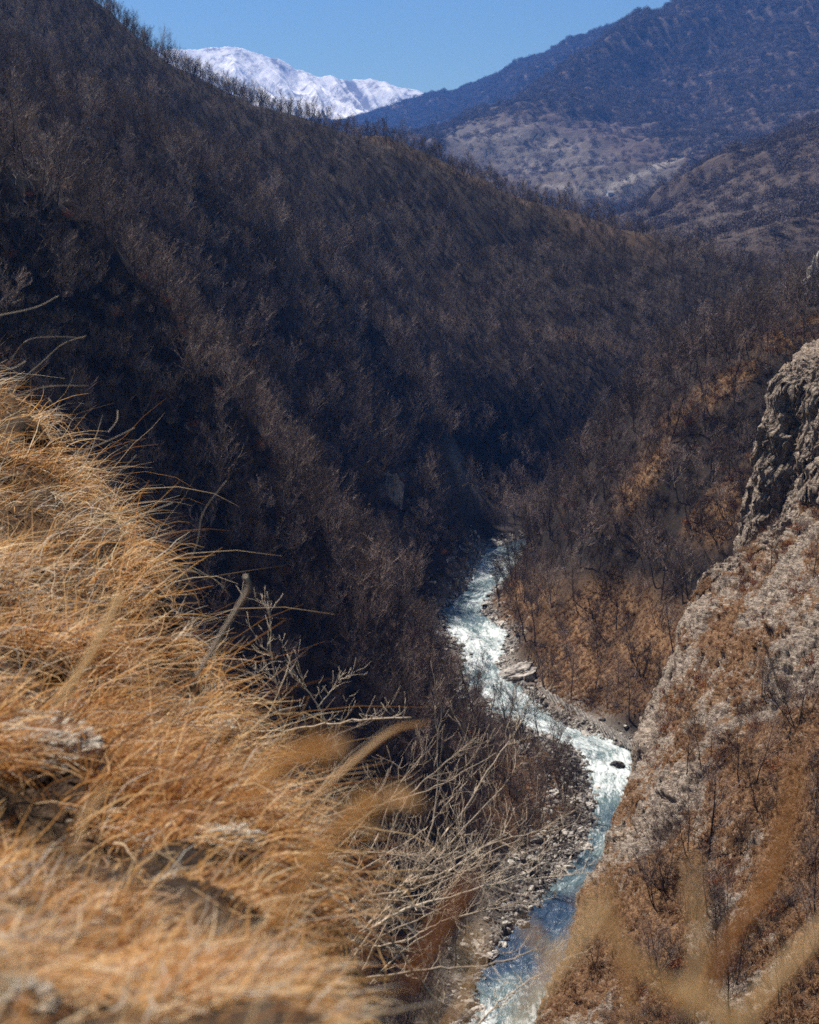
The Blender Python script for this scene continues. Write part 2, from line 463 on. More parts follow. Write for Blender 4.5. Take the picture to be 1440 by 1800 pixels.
# --- hillside sheet
X, Y = polar(-26, 28, 620, 22, 1500, 760)
Z, D = h_main(X, Y)
dc = poly_sdf(X, Y, CLIFF_POLY)
Z = np.where((dc < -1) & (Z > 1), np.minimum(Z, h_cliff(X, Y)[0] - 4), Z)
px, py = proj(X, Y, Z)
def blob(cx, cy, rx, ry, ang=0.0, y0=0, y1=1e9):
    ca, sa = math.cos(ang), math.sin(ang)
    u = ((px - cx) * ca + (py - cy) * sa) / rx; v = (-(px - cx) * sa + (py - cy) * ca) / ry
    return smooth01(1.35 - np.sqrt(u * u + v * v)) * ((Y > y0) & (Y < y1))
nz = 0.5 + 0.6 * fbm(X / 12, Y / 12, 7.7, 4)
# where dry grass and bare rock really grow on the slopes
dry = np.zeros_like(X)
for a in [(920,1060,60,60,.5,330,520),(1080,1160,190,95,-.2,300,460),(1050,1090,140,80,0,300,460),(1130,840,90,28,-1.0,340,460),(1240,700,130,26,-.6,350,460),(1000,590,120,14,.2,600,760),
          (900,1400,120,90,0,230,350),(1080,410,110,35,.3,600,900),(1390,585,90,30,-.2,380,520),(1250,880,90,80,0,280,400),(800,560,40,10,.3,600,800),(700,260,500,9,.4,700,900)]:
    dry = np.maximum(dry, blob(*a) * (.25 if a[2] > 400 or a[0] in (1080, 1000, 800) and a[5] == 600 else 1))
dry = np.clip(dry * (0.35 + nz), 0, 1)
stone = np.clip((1 - np.maximum(D, 0) / (4.5 + 4 * fbm(X / 9, Y / 9, 3.1, 2))), 0, 1) * (Y < 640)
for a in [(900,1180,55,40,.6,330,480),(1010,1270,110,50,.45,300,400),(1020,1440,40,90,0,230,330),(840,800,60,100,.4,480,640),(1220,330,40,30,0,600,900),(690,850,22,30,.5,400,600),(950,1600,60,60,0,200,300)]:
    stone = np.maximum(stone, blob(*a) * np.clip(nz * 1.3, 0, 1))
stone = np.maximum(stone, .8 * np.clip(1 - np.maximum(D, 0) / 16, 0, 1) * (Y < 350) * (X < 40) * np.clip(nz * 1.6, 0, 1))
stone = np.where(Z < 0, 1, stone)
MS_V, MS_DRY = np.stack([X, Y, Z], -1).reshape(-1, 3), dry.ravel()
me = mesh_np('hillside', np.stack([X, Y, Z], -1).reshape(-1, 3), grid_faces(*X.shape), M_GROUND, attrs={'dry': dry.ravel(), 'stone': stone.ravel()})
tag(obj('hillside', me), 'steep brown slopes of the river gorge under bare forest', 'hillside', kind='structure')

# --- river
def resample(poly, n):
    p = np.array(poly); d = np.concatenate([[0], np.cumsum(np.hypot(*np.diff(p, axis=0).T))])
    return d, p
cl = (np.array(LB) + np.array(RB)) / 2
dd = np.concatenate([[0], np.cumsum(np.hypot(*np.diff(cl, axis=0).T))])
NS, NT = 1500, 90
s = np.linspace(0, dd[-1], NS)
def along(a): 
    a = np.array(a)
    return np.stack([np.interp(s, dd, a[:, 0]), np.interp(s, dd, a[:, 1])], -1)
L_, R_ = along(LB), along(RB)
fo = np.interp(s, dd, FO)
t = np.linspace(-0.12, 1.12, NT)
RX = L_[:, None, 0] * (1 - t) + R_[:, None, 0] * t; RY = L_[:, None, 1] * (1 - t) + R_[:, None, 1] * t
wid = np.hypot(*(R_ - L_).T)
SS = np.repeat(s[:, None], NT, 1); TT = t[None] * wid[:, None]
FF = np.repeat(fo[:, None], NT, 1) + 0.18 * perlin(SS / 14, TT / 6, 9.9)
wave = (0.28 * fbm(SS / 3.2, TT / 2.0, 0.3, 4) + 0.12 * fbm(SS / 0.9, TT / 0.6, 5.3, 2)) * (0.5 + FF)
me = mesh_np('river', np.stack([RX, RY, wave], -1).reshape(-1, 3), grid_faces(NS, NT), M_WATER,
             attrs={'flow': np.stack([SS, TT, SS * 0], -1).reshape(-1, 3), 'foam': FF.ravel()})
tag(obj('river', me), 'foaming turquoise mountain river winding through the gorge', 'river', kind='structure')

# --- right cliff, a finer sheet
_r = np.concatenate([np.geomspace(85, 236, 560)[:-1], np.linspace(236, 266, 560)[:-1], np.linspace(266, 325, 110)])
X, Y = np.meshgrid(np.radians(np.linspace(2.2, 24, 700)), _r); X = np.tan(X) * Y
Zc, wall = h_cliff(X, Y)
Zm, Dm = h_main(X, Y)
V = np.stack([X, Y, Zc], -1)
def normals(V):
    du = np.gradient(V, axis=1); dv = np.gradient(V, axis=0)
    n = np.cross(du, dv); n /= np.linalg.norm(n, axis=-1)[..., None] + 1e-9
    return np.where(n[..., 2:3] < 0, -n, n)
nn = normals(V)
flat = nn[..., 2]
x3, y3, z3 = X, Y, Zc
st = (z3 + 0.5 * x3 - 0.25 * y3)          # tilted beds
rock = np.clip(0.5 + 1.1 * fbm(x3 / 16, y3 / 16, z3 / 16, 3), 0, 1)
rock = np.maximum(rock, wall * 1.0)
disp = (0.9 * fbm(x3 / 7, y3 / 7, z3 / 7, 3, True) - 0.5) * (0.35 + 0.65 * rock)
disp += 0.6 * fbm(x3 / 2.4, y3 / 2.4, z3 / 3, 4, True) * (0.3 + rock)
disp += 2.4 * fbm(x3 / 17, y3 / 17, z3 / 24, 2) * ~wall
disp += 0.9 * rock * np.clip(.4 + 1.2 * perlin(x3 / 18, y3 / 18, z3 / 18), 0, 1) * np.abs(((st / 2.3 + 0.7 * perlin(x3 / 8, y3 / 8, z3 / 8)) % 1.0) - 0.5)
crk = np.abs(perlin(x3 / 5.5 + .4 * perlin(x3 / 2, y3 / 2, z3 / 2), y3 / 5.5, z3 / 11))
disp -= 1.1 * np.clip(1 - crk / .07, 0, 1) * (.2 + .8 * rock)
disp += 0.36 * fbm(x3 / 0.8, y3 / 0.8, z3 / 1.1, 3, True) * (.4 + .6 * rock)
V2 = V + nn * disp[..., None]
dry = np.clip(1.05 - rock * 1.0 + 0.35 * fbm(x3 / 6, y3 / 6, z3 / 6, 3) + 0.5 * (flat - 0.62), 0, 1)
px, py = proj(X, Y, Zc)
gy_ = np.zeros_like(X); og = np.zeros_like(X)
for a in [(1300,1010,170,70,-.5),(1400,1190,200,60,-.5),(1210,1130,60,170,.3),(1150,1340,60,100,.3),(1380,900,80,200,0),(1210,1420,90,60,0),(1310,1500,70,90,0)]: gy_ = np.maximum(gy_, blob(*a))
for a in [(1080,1450,40,140,.4),(1000,1660,60,170,.3),(1400,1500,130,200,0),(1200,1680,220,110,0),(1320,960,90,40,-.3),(1280,1110,50,60,0)]: og = np.maximum(og, blob(*a))
dry = np.clip(dry - .38 * gy_ + .3 * og, 0, 1)
dry = np.where(wall, np.clip(dry - 0.35, 0, 0.35), dry)
keep = (Zc > Zm - 6).ravel() & (poly_sdf(X, Y, CLIFF_POLY) < 45).ravel()
F = grid_faces(*X.shape); F = F[keep[F].any(1)]
me = mesh_np('rock_cliff', V2.reshape(-1, 3), F, M_CLIFF, attrs={'dry': dry.ravel()})
tag(obj('rock_cliff', me), 'sunlit limestone cliff with rusty dry grass dropping to the river', 'cliff', kind='structure')
CL_V, CL_DRY, CL_N = V2, dry, nn

# --- distant hills
fp = []
def fsc(y): return y * (1 + .6 * float(smooth01((y - 1000) / 800)))
def fadd(a, b, Y): fp.append(P(a, b, fsc(Y)))
for a in [(560,225,5200),(650,225,5000),(745,184,4900),(860,145,4600),(1000,90,4300),(1090,66,4100),(1180,50,4100),(750,215,4500),(850,195,4200),(930,150,4000),(780,245,3900),
          (1085,72,3000),(1150,38,3000),(1215,8,3050),(1300,-60,3100),(1440,-150,3200),(1600,-220,3200),(950,152,2950),(850,215,2800),(790,245,2600),(1100,150,2800),(1250,100,2850),(1440,0,2900),
          (950,215,2500),(900,270,2300),(1050,240,2450),(1200,200,2550),(1440,130,2600),(800,262,2300),(1000,330,2000),(1100,310,2050),(1150,352,1900),(1200,270,2250),(1300,250,2200),(1440,210,2250),(1080,345,1900),(960,300,2100),(1250,310,2000),
          (1600,175,1700),(1440,252,1650),(1390,280,1600),(1330,312,1550),(1270,342,1500),(1210,374,1420),(1180,385,1350),(1300,380,1250),(1440,330,1300),(1440,400,1100),(1300,440,1080),(1220,430,1150),(1600,350,1200)]: fadd(*a)
for x, y, z in [(0,1400,20),(-300,1500,40),(200,1400,60),(-600,2000,60),(0,2000,80),(-600,3000,100),(0,3000,110),(450,1900,95),(250,1700,80),(800,2300,180),(250,3500,120),(600,3700,250),(1100,3900,500),(500,5600,300),(-500,5600,200),(300,1000,50),(100,1100,30),(450,1000,90)]:
    k_ = fsc(y) / y; fp.append((x * k_, y * k_, EYE + (z - EYE) * k_))
HF = RBF(fp, 80.0)
def h_far(x, y):
    h = HF(x, y)
    a = smooth01((y - 900) / 1200)
    h = h + (10 + 32 * a) * fbm(x / 450, y / 450, 1.1, 5, True) - (5 + 18 * a)
    # terraces above the valley floor
    pxx, pyy = proj(x, y, h)
    m = smooth01(1.3 - np.hypot((pxx - 960) / 210, (pyy - 275) / 80)) * (y > 2300) * (y < 4500)
    hs = np.round(h / 10) * 10
    return h * (1 - 0.6 * m) + hs * 0.6 * m, m
X, Y = polar(-16, 24, 480, 950, 10500, 600)
Z, m = h_far(X, Y)
px, py = proj(X, Y, Z)
nz = 0.5 + 0.6 * fbm(X / 120, Y / 120, 7.7, 4)
dry = np.maximum(blob(930,265,170,50,.2,2300,4600), blob(1120,320,160,30,-.1,2300,4300))
dry = np.maximum(dry, 0.35 * blob(1300,390,160,60,-.3,900,2600) * nz)
dry = np.clip(dry * 1.2, 0, 1)
stone = np.maximum(blob(1140,300,150,6,-.42,1400,4300), .7 * blob(1000,330,80,4,.1,2300,4300)) * np.clip(nz * 1.4, 0, 1)
me = mesh_np('distant_hills', np.stack([X, Y, Z], -1).reshape(-1, 3), grid_faces(*X.shape), M_FAR, attrs={'dry': dry.ravel(), 'stone': stone.ravel()})
tag(obj('distant_hills', me), 'blue hazy wooded hills and terraced valley beyond the gorge', 'hills', kind='structure')

# --- snow mountain
sky_px = [60,200,270,300,350,400,425,450,500,530,560,600,650,700,745,800,900,1000]
sky_py = [120,92,85,88,87,85,84,92,103,124,133,137,142,152,166,190,240,300]
NU, NV = 620, 420
U = np.linspace(60, 1000, NU); Vv = np.linspace(0, 1.4, NV)
cy = np.interp(U, sky_px, sky_py)
X = np.zeros((NV, NU)); Y = np.zeros_like(X); Z = np.zeros_like(X)
for j, v in enumerate(Vv):
    Yd = 9300 + 2300 * v
    xs, _, zt = P(U, cy, 11600.0)
    z0 = -150.0
    prof = v ** 1.15 if v <= 1 else 1 - (v - 1) * 1.4
    X[j] = (U - 720) / FPX * Yd; Y[j] = Yd; Z[j] = z0 + (zt - z0) * prof
diag = (X * 0.8 + (Z) * 0.55)
rib = fbm(diag / 170, Z / 1500 + Y / 4000, 0.2, 4, True)
big = fbm(X / 700, Y / 900, 2.2, 3)
env = np.clip(1.0 - np.abs(Vv[:, None] - 0.5) * 1.9, 0.07, 1)
Z2 = Z + env * (240 * (rib - 0.6) + 110 * big) + 5 * fbm(X / 90, Z / 90, 4.4, 3)
me = mesh_np('snow_mountain', np.stack([X, Y, Z2], -1).reshape(-1, 3), grid_faces(NV, NU), M_SNOW, attrs={'stone': (0.38 * np.clip((.55 - rib) / .5 + .5 * perlin(X / 260, Z / 200, 6.1), 0, 1)).ravel()})  # darkens the hollows between ribs, shade laid into the colour along with rock
tag(obj('snow_mountain', me), 'snow covered mountain ridge behind the dark forested slope', 'mountain', kind='structure')

# ------------------------------------------------------------------ trees
class MB:
    def __init__(s): s.v = []; s.f = []
    def tube(s, pts, rad, n=5):
        base = len(s.v)
        for i, p in enumerate(pts):
            d = (Vector(pts[min(i + 1, len(pts) - 1)]) - Vector(pts[max(i - 1, 0)]))
            d = d.normalized() if d.length > 1e-9 else Vector((0, 0, 1))
            a = d.orthogonal().normalized(); b = d.cross(a)
            for k in range(n):
                t = 2 * math.pi * k / n
                q = Vector(p) + (a * math.cos(t) + b * math.sin(t)) * rad[i]
                s.v.append((q.x, q.y, q.z))
        for i in range(len(pts) - 1):
            for k in range(n):
                s.f.append((base + i * n + k, base + i * n + (k + 1) % n, base + (i + 1) * n + (k + 1) % n, base + (i + 1) * n + k))
        s.f.append(tuple(base + (len(pts) - 1) * n + k for k in range(n)))
    def twig(s, p, d, L, w, R, bend=0.15):
        d = d.normalized(); a = d.orthogonal().normalized()
        a = (a + d.cross(a) * R.uniform(-3, 3)).normalized()
        m = p + d * L * 0.5 + Vector((R.uniform(-1, 1), R.uniform(-1, 1), R.uniform(-.3, 1))) * L * bend
        e = p + d * L + Vector((0, 0, 1)) * L * bend
        b = len(s.v)
        for q in (p - a * w, p + a * w, m + a * w * .7, m - a * w * .7, e): s.v.append((q.x, q.y, q.z))
        s.f.append((b, b + 1, b + 2, b + 3)); s.f.append((b + 3, b + 2, b + 4))
        return m, e
    def mesh(s, name, mat, smooth=True):
        me = bpy.data.meshes.new(name); me.from_pydata(s.v, [], s.f)
        me.polygons.foreach_set('use_smooth', [smooth] * len(me.polygons)); me.update()
        if mat: me.materials.append(mat)
        return me

def rdir(R, zlo, zhi):
    a = R.uniform(0, 2 * math.pi); z = R.uniform(zlo, zhi); r = math.sqrt(max(0, 1 - z * z))
    return Vector((math.cos(a) * r, math.sin(a) * r, z))

def make_tree_mesh(seed, h, stems=1, tw=0.027, limbs=14, subs=5, twigs=6, spread=0.42, trunk_r=0.19, clear=0.28):
    R = random.Random(seed); T = MB(); C = MB()
    for sI in range(stems):
        lean = rdir(R, .9, 1.0) if stems == 1 else rdir(R, .72, .97)
        lean.normalize(); hh = h * R.uniform(.75, 1.0) if stems > 1 else h
        pth = []; rad = []; p = Vector((0, 0, -1.2)); n = 7
        for i in range(n):
            pth.append(p.copy()); t = i / (n - 1)
            rad.append(trunk_r * (1 - .85 * t) * (1.25 if i == 0 else 1) / (1 if stems == 1 else 1.5))
            d = (lean + Vector((0, 0, t * .6)) + Vector((R.uniform(-1, 1), R.uniform(-1, 1), 0)) * .12).normalized()
            p = p + d * (hh + 1.2) / (n - 1)
        T.tube(pth, rad, 5)
        def at(t):
            f = t * (n - 1); i = min(int(f), n - 2); return pth[i].lerp(pth[i + 1], f - i)
        nl = limbs if stems == 1 else max(4, int(limbs * 1.4 / stems))
        for k in range(nl):
            t = clear + (1 - clear) * (k + R.random()) / nl * .97
            b = at(t); L = hh * spread * (1.15 - .7 * t) * R.uniform(.7, 1.25)
            d = rdir(R, .45, .85)
            q1 = b + d * L * .5; q2 = b + (d + Vector((0, 0, .35))).normalized() * L
            r0 = trunk_r * .33 * (1.1 - t * .7)
            T.tube([b, q1, q2], [r0, r0 * .65, r0 * .25], 3)
            for j in range(subs):
                tt = (j + .5 + R.uniform(-.3, .3)) / subs
                sb = b.lerp(q1, tt * 2) if tt < .5 else q1.lerp(q2, tt * 2 - 1)
                sdv = (d + rdir(R, -.1, .9) * 1.0).normalized(); sL = L * R.uniform(.35, .6)
                m, e = C.twig(sb, sdv, sL, tw * 1.3, R)
                for q in range(twigs):
                    u = R.random(); o = sb.lerp(m, u * 2) if u < .5 else m.lerp(e, u * 2 - 1)
                    m2, e2 = C.twig(o, (sdv + rdir(R, -.2, 1) * 1.1), sL * R.uniform(.35, .8), tw * .8, R)
                    for q2_ in range(2):
                        C.twig(m2.lerp(e2, R.random()), (sdv + rdir(R, -.2, 1) * 1.3), sL * R.uniform(.2, .45), tw * .55, R)
    return T.mesh('trunk', M_TRUNK), C.mesh('crown', M_TWIG, False)

PROTO = []
specs = [(1, 13.5, 1), (2, 11.5, 1), (3, 15.5, 1), (4, 10.5, 3), (5, 12.5, 4), (6, 9, 5), (7, 14, 2), (8, 12, 1)]
for sd_, h, st_ in specs:
    PROTO.append(make_tree_mesh(sd_, h, st_))
def joined(name, tr, cr):
    """one mesh holding trunk + crown faces (used for the forest mass)"""
    n1 = len(tr.vertices)
    v = [tuple(x.co) for x in tr.vertices] + [tuple(x.co) for x in cr.vertices]
    f = [tuple(p.vertices) for p in tr.polygons] + [tuple(i + n1 for i in p.vertices) for p in cr.polygons]
    me = bpy.data.meshes.new(name); me.from_pydata(v, [], f)
    me.materials.append(tr.materials[0]); me.materials.append(cr.materials[0])
    me.polygons.foreach_set('material_index', [0] * len(tr.polygons) + [1] * len(cr.polygons)); me.update()
    return me

def instancer(name, src_meshes, pos, rot, scl, idx):
    """one object whose geometry nodes stand the source shapes on its points"""
    col = bpy.data.collections.new(name + '_sources')
    for i, me in enumerate(src_meshes):
        o = bpy.data.objects.new('%s_source_%02d' % (name, i), me); col.objects.link(o)
    me = bpy.data.meshes.new(name)
    me.vertices.add(len(pos)); me.vertices.foreach_set('co', np.asarray(pos, np.float32).ravel())
    a = me.attributes.new('rot', 'FLOAT_VECTOR', 'POINT'); a.data.foreach_set('vector', np.asarray(rot, np.float32).ravel())
    a = me.attributes.new('scl', 'FLOAT_VECTOR', 'POINT'); a.data.foreach_set('vector', np.asarray(scl, np.float32).ravel())
    a = me.attributes.new('idx', 'INT', 'POINT'); a.data.foreach_set('value', np.asarray(idx, np.int32).ravel())
    me.update()
    o = obj(name, me)
    ng = bpy.data.node_groups.new(name, 'GeometryNodeTree')
    ng.interface.new_socket('Geometry', in_out='INPUT', socket_type='NodeSocketGeometry')
    ng.interface.new_socket('Geometry', in_out='OUTPUT', socket_type='NodeSocketGeometry')
    gi = ng.nodes.new('NodeGroupInput'); go = ng.nodes.new('NodeGroupOutput')
    ip = ng.nodes.new('GeometryNodeInstanceOnPoints')
    ci = ng.nodes.new('GeometryNodeCollectionInfo'); ci.inputs['Collection'].default_value = col
    ci.inputs['Separate Children'].default_value = True; ci.inputs['Reset Children'].default_value = True
    def na(nm, ty):
        n = ng.nodes.new('GeometryNodeInputNamedAttribute'); n.data_type = ty; n.inputs['Name'].default_value = nm
        return [s for s in n.outputs if s.enabled and s.name == 'Attribute'][0]
    L = ng.links.new
    L(gi.outputs[0], ip.inputs['Points']); L(ci.outputs[0], ip.inputs['Instance'])
    ip.inputs['Pick Instance'].default_value = True
    L(na('idx', 'INT'), ip.inputs['Instance Index'])
    L(na('rot', 'FLOAT_VECTOR'), ip.inputs['Rotation']); L(na('scl', 'FLOAT_VECTOR'), ip.inputs['Scale'])
    L(ip.outputs[0], go.inputs[0])
    md = o.modifiers.new('scatter', 'NODES'); md.node_group = ng
    return o

def in_frame(x, y, z, mx=90, my=120):
    a, b = proj(x, y, z)
    return (a > -mx) & (a < 1440 + mx) & (b > -my) & (b < 1800 + my)

# ground height under any point
def ground(x, y):
    h, d = h_main(x, y); c, w = h_cliff(x, y)
    inside = poly_sdf(x, y, CLIFF_POLY) < 45
    c = np.where(inside & (y < 325), c, -1e3)
    return np.maximum(h, c), d, (c > h)

_gaz = np.radians(np.linspace(-26, 26, 300)); _gr = 30 * (1000 / 30) ** np.linspace(0, 1, 400)
_A, _R = np.meshgrid(_gaz, _gr); GZ = ground(np.tan(_A) * _R, _R)[0]
def look(x, y):
    a = np.clip((np.arctan2(x, y) - _gaz[0]) / (_gaz[-1] - _gaz[0]) * 299, 0, 298.99)
    r = np.clip(np.log(np.maximum(y, 30.01) / 30) / math.log(1000 / 30) * 399, 0, 398.99)
    i = r.astype(int); j = a.astype(int); u = r - i; v = a - j
    return (GZ[i, j] * (1-u) * (1-v) + GZ[i+1, j] * u * (1-v) + GZ[i, j+1] * (1-u) * v + GZ[i+1, j+1] * u * v)
def visible(x, y, ztop, n=90):
    ok = np.ones(len(x), bool)
    for t in np.linspace(0.12, 0.97, n):
        hh = look(x * t, y * t)
        ok &= (EYE + (ztop - EYE) * t) > hh - 3
    return ok

# forest points
NX = 150000
Yr = np.sqrt(RNG.uniform(80 ** 2, 900 ** 2, NX)); Xr = np.tan(np.radians(RNG.uniform(-18.5, 18.5, NX))) * Yr
Zr, Dr, onc = ground(Xr, Yr)
ok = (~onc) & (Dr > np.where((Yr > 380) & (Xr < np.interp(Yr, CLY, CLX)), 10, 3.5)) & in_frame(Xr, Yr, Zr + 6)
Xr, Yr, Zr, Dr = Xr[ok], Yr[ok], Zr[ok], Dr[ok]
ax, ay = proj(Xr, Yr, Zr)
def inb(cx, cy, rx, ry, ang, y0, y1):
    ca, sa = math.cos(ang), math.sin(ang)
    u = ((ax - cx) * ca + (ay - cy) * sa) / rx; v = (-(ax - cx) * sa + (ay - cy) * ca) / ry
    return (u * u + v * v < 1) & (Yr > y0) & (Yr < y1)
dens = np.ones(len(Xr))
for a, kd in [((845,800,55,110,.35,480,640), .05), ((900,1190,60,50,.5,330,480), .0), ((1010,1270,130,50,.45,300,400), .0), ((920,1080,55,50,.5,330,480), .1), ((1090,1160,170,95,0,300,440), .05),
              ((940,1400,110,130,0,200,350), .12), ((1080,410,100,30,.3,600,900), .25), ((700,900,34,85,.3,360,600), .0), ((860,1290,90,60,0,280,380), .15), ((1240,700,130,18,-.6,350,460), .35),
              ((950,1600,150,90,0,180,300), .1)]:
    dens = np.where(inb(*a), kd, dens)
dens *= np.clip(1.0 + 1.6 * (fbm(Xr / 32, Yr / 45, 5.5, 3) + .12), .12, 1)
ok = RNG.random(len(Xr)) < dens
Xr, Yr, Zr = Xr[ok], Yr[ok], Zr[ok]
# thin out crowding
cell = {}
order = RNG.permutation(len(Xr)); sel = []
for i in order:
    md = 4.0 if Yr[i] > 480 else 4.5
    k = (int(Xr[i] // 5), int(Yr[i] // 5))
    if any(((Xr[j] - Xr[i]) ** 2 + (Yr[j] - Yr[i]) ** 2) < md * md for a in (-1, 0, 1) for b in (-1, 0, 1) for j in cell.get((k[0] + a, k[1] + b), ())): continue
    cell.setdefault(k, []).append(i); sel.append(i)
sel = np.array(sel); Xr, Yr, Zr = Xr[sel], Yr[sel], Zr[sel]
v = visible(Xr, Yr, Zr + 13)
Xr, Yr, Zr = Xr[v], Yr[v], Zr[v]
print('forest trees', len(Xr))
SC = RNG.uniform(0.5, 1.18, len(Xr)) * np.where(Yr < 120, .8, 1) * np.interp(Yr, [200, 420, 700, 850], [1.12, 1.05, 1.0, .7])
ID = RNG.integers(0, len(PROTO), len(Xr))
RZ = RNG.uniform(0, 2 * math.pi, len(Xr)); TX = RNG.normal(0, .05, len(Xr)); TY = RNG.normal(.02, .06, len(Xr))
ax, ay = proj(Xr, Yr, Zr + 4)
visx = (ax > 0) & (ax < 1440)
grass_edge = np.interp(ay, [600, 880, 1050, 1350, 1600, 1800], [-20, 190, 290, 420, 600, 750])
seen = visx & (ax > grass_edge)
d_eff = np.where(seen, Yr, 1e6)
order = np.argsort(d_eff); IND = order[:270]; REST = order[270:]

def region(x, y, a, b):
    if x > 0 and y < 470 and a > 900: return ('bare tree on the right bank spur above the orange slope', 'trees on the right bank spur')
    if b > 1150: return ('small bare tree on the brown left bank above the river bend', 'trees on the left river bank')
    if y < 200: return ('tall dark trunked bare tree close behind the grassy bank', 'nearest forest trees behind the grassy bank')
    return ('grey brown bare tree on the near forested spur left of the river', 'trees of the near left spur')

def place_tree(k, x, y, z, s, rz, tx, ty, label, group, name='bare_tree', crown_mat=None):
    e = bpy.data.objects.new(name, None); COL.objects.link(e)
    e.location = (x, y, z); e.rotation_euler = (tx, ty, rz); e.scale = (s, s, s)
    tag(e, label, 'tree', group)
    obj('trunk', PROTO[k][0], e); obj('crown', PROTO[k][1], e)
    return e
for i in IND:
    lb, gp = region(Xr[i], Yr[i], ax[i], ay[i])
    place_tree(int(ID[i]), Xr[i], Yr[i], Zr[i], float(SC[i]), RZ[i], TX[i], TY[i], lb, gp)
J = [joined('forest_tree', *p) for p in PROTO]
o = instancer('forest', J, np.stack([Xr, Yr, Zr], -1)[REST], np.stack([TX, TY, RZ], -1)[REST], np.repeat(SC[REST][:, None], 3, 1), ID[REST])
tag(o, 'dense leafless forest covering the gorge slopes', 'forest', kind='stuff')

# trees on the cliff, each told apart by where it stands
def cliff_ground(px_, py_, Y0):
    """nearest point of the cliff sheet to a sight line"""
    a, b = proj(CL_V[..., 0], CL_V[..., 1], CL_V[..., 2])
    d = (a - px_) ** 2 + (b - py_) ** 2
    cand = np.argwhere(d < 36)
    if len(cand) == 0: cand = np.argwhere(d < d.min() + 9)
    q = CL_V[cand[:, 0], cand[:, 1]]
    j = np.argmin(q[:, 1])
    return q[j]
CT = [(1400,1270,5,.75,'many stemmed bare tree on the right edge of the cliff'),
      (1350,1000,1,.55,'bare tree with dark base at the foot of the pale rock wall'),
      (1425,1010,0,.5,'bare tree beside the rock wall at the picture edge'),
      (1245,1505,0,.85,'tall straight tree with long black trunk in the middle of the cliff'),
      (1205,1500,6,.65,'forked tree beside the tall straight cliff tree'),
      (1165,1560,4,.6,'leaning tree on the banded rock slope'),
      (1150,1590,3,.6,'low many stemmed tree under the banded rock slope'),
      (1300,1380,7,.55,'thin upright tree above the pale rock fins'),
      (1330,1420,2,.45,'slender tree beside the rusty bush above the fins'),
      (1205,1360,1,.45,'small bare tree in the grey rock below the ledge'),
      (1045,1690,3,.5,'small forked tree at the lower left edge of the cliff'),
      (1290,1720,6,.6,'dark tree low on the cliff right of the grass blades'),
      (1430,1620,7,.6,'bare tree on the brown slope at the right edge'),
      (1240,1760,4,.6,'bushy bare tree near the bottom of the cliff'),
      (1370,1760,5,.6,'spreading bare tree near the lower right corner'),
      (1130,1330,5,.25,'little shrub on the cliff shoulder beside the river')]
for a, b, k, s, lb in CT:
    q = cliff_ground(a, b, 0)
    place_tree(k, q[0], q[1], q[2], s, a * 1.3, 0.02, -0.08, lb, 'trees growing on the cliff')
for k_ in range(46):
    a = random.uniform(1120, 1450); b = random.uniform(1180, 1800)
    if a < 1420 - (b - 1000) * .55: continue
    q = cliff_ground(a, b, 0)
    place_tree(random.randrange(8), q[0], q[1], q[2], random.uniform(.28, .62), k_, random.uniform(-.05, .05), random.uniform(-.15, .02),
               'small bare sapling scattered over the rusty slope of the cliff', 'saplings scattered on the cliff', 'bare_sapling')
# lone trees with a place of their own
def on_main(px_, py_, lo, hi):
    ys = np.linspace(lo, hi, 400); p = [P(px_, py_, y) for y in ys]
    x = np.array([q[0] for q in p]); z = np.array([q[2] for q in p]); h = h_main(x, ys)[0]
    i = np.argmax(h > z)
    return (x[i], ys[i], h[i])
q = on_main(906, 1018, 380, 560); place_tree(0, *q, 1.15, 1.0, 0, 0, 'slim dark tree standing on the point where the river passes behind', 'trees on the right bank spur')
q = P(1005, 352, 840); place_tree(3, q[0], q[1], h_main(np.array([q[0]]), np.array([q[1]]))[0][0], 1.5, 1.0, 0, 0, 'biggest spreading tree on the skyline ridge', 'trees on the ridge')

# ------------------------------------------------------------------ far woods : small crowns
def far_crown(seed):
    R = random.Random(seed); C = MB()
    for k in range(170):
        d = rdir(R, -.1, 1); r = 4.4 * R.random() ** .4
        p = Vector((d.x * r, d.y * r, 3.5 + d.z * r * 1.25))
        C.twig(p, rdir(R, -.1, 1), R.uniform(.9, 2.2), .14, R)
    C.tube([(0, 0, -2), (0, 0, 5)], [.25, .1], 3)
    return C.mesh('far_crown', M_FARTWIG, False)
FC = [far_crown(40 + i) for i in range(5)]
NX = 130000
Yf = np.sqrt(RNG.uniform(1000 ** 2, 8400 ** 2, NX)); Xf = np.tan(np.radians(RNG.uniform(-4, 18, NX))) * Yf
Zf, mt = h_far(Xf, Yf)
ax, ay = proj(Xf, Yf, Zf)
ok = (ax > -40) & (ax < 1480) & (ay > -60) & (ay < 480) & (ay < 560)
dn = np.where(mt > .3, .12, 1.0)
dn = np.where((np.abs(ay - 320) < 35) & (ax > 950) & (ax < 1250) & (Yf > 2300), .22, dn)
n2 = fbm(Xf / 220, Yf / 220, 8.8, 3)
dn = np.where(n2 < -.35, dn * .5, dn)
ok &= RNG.random(NX) < dn
Xf, Yf, Zf = Xf[ok], Yf[ok], Zf[ok]
okv = np.ones(len(Xf), bool)
for t in np.linspace(.2, .97, 50):
    zz = EYE + (Zf + 14 - EYE) * t
    h = np.where(Yf * t < 950, look(Xf * t, np.minimum(Yf * t, 950)), HF(Xf * t, Yf * t)); okv &= zz > h - 10
Xf, Yf, Zf = Xf[okv], Yf[okv], Zf[okv]
print('far trees', len(Xf))
n = len(Xf); sc = RNG.uniform(.7, 1.4, n) * np.interp(Yf, [1200, 3000, 6000], [1, 1.35, 1.9])
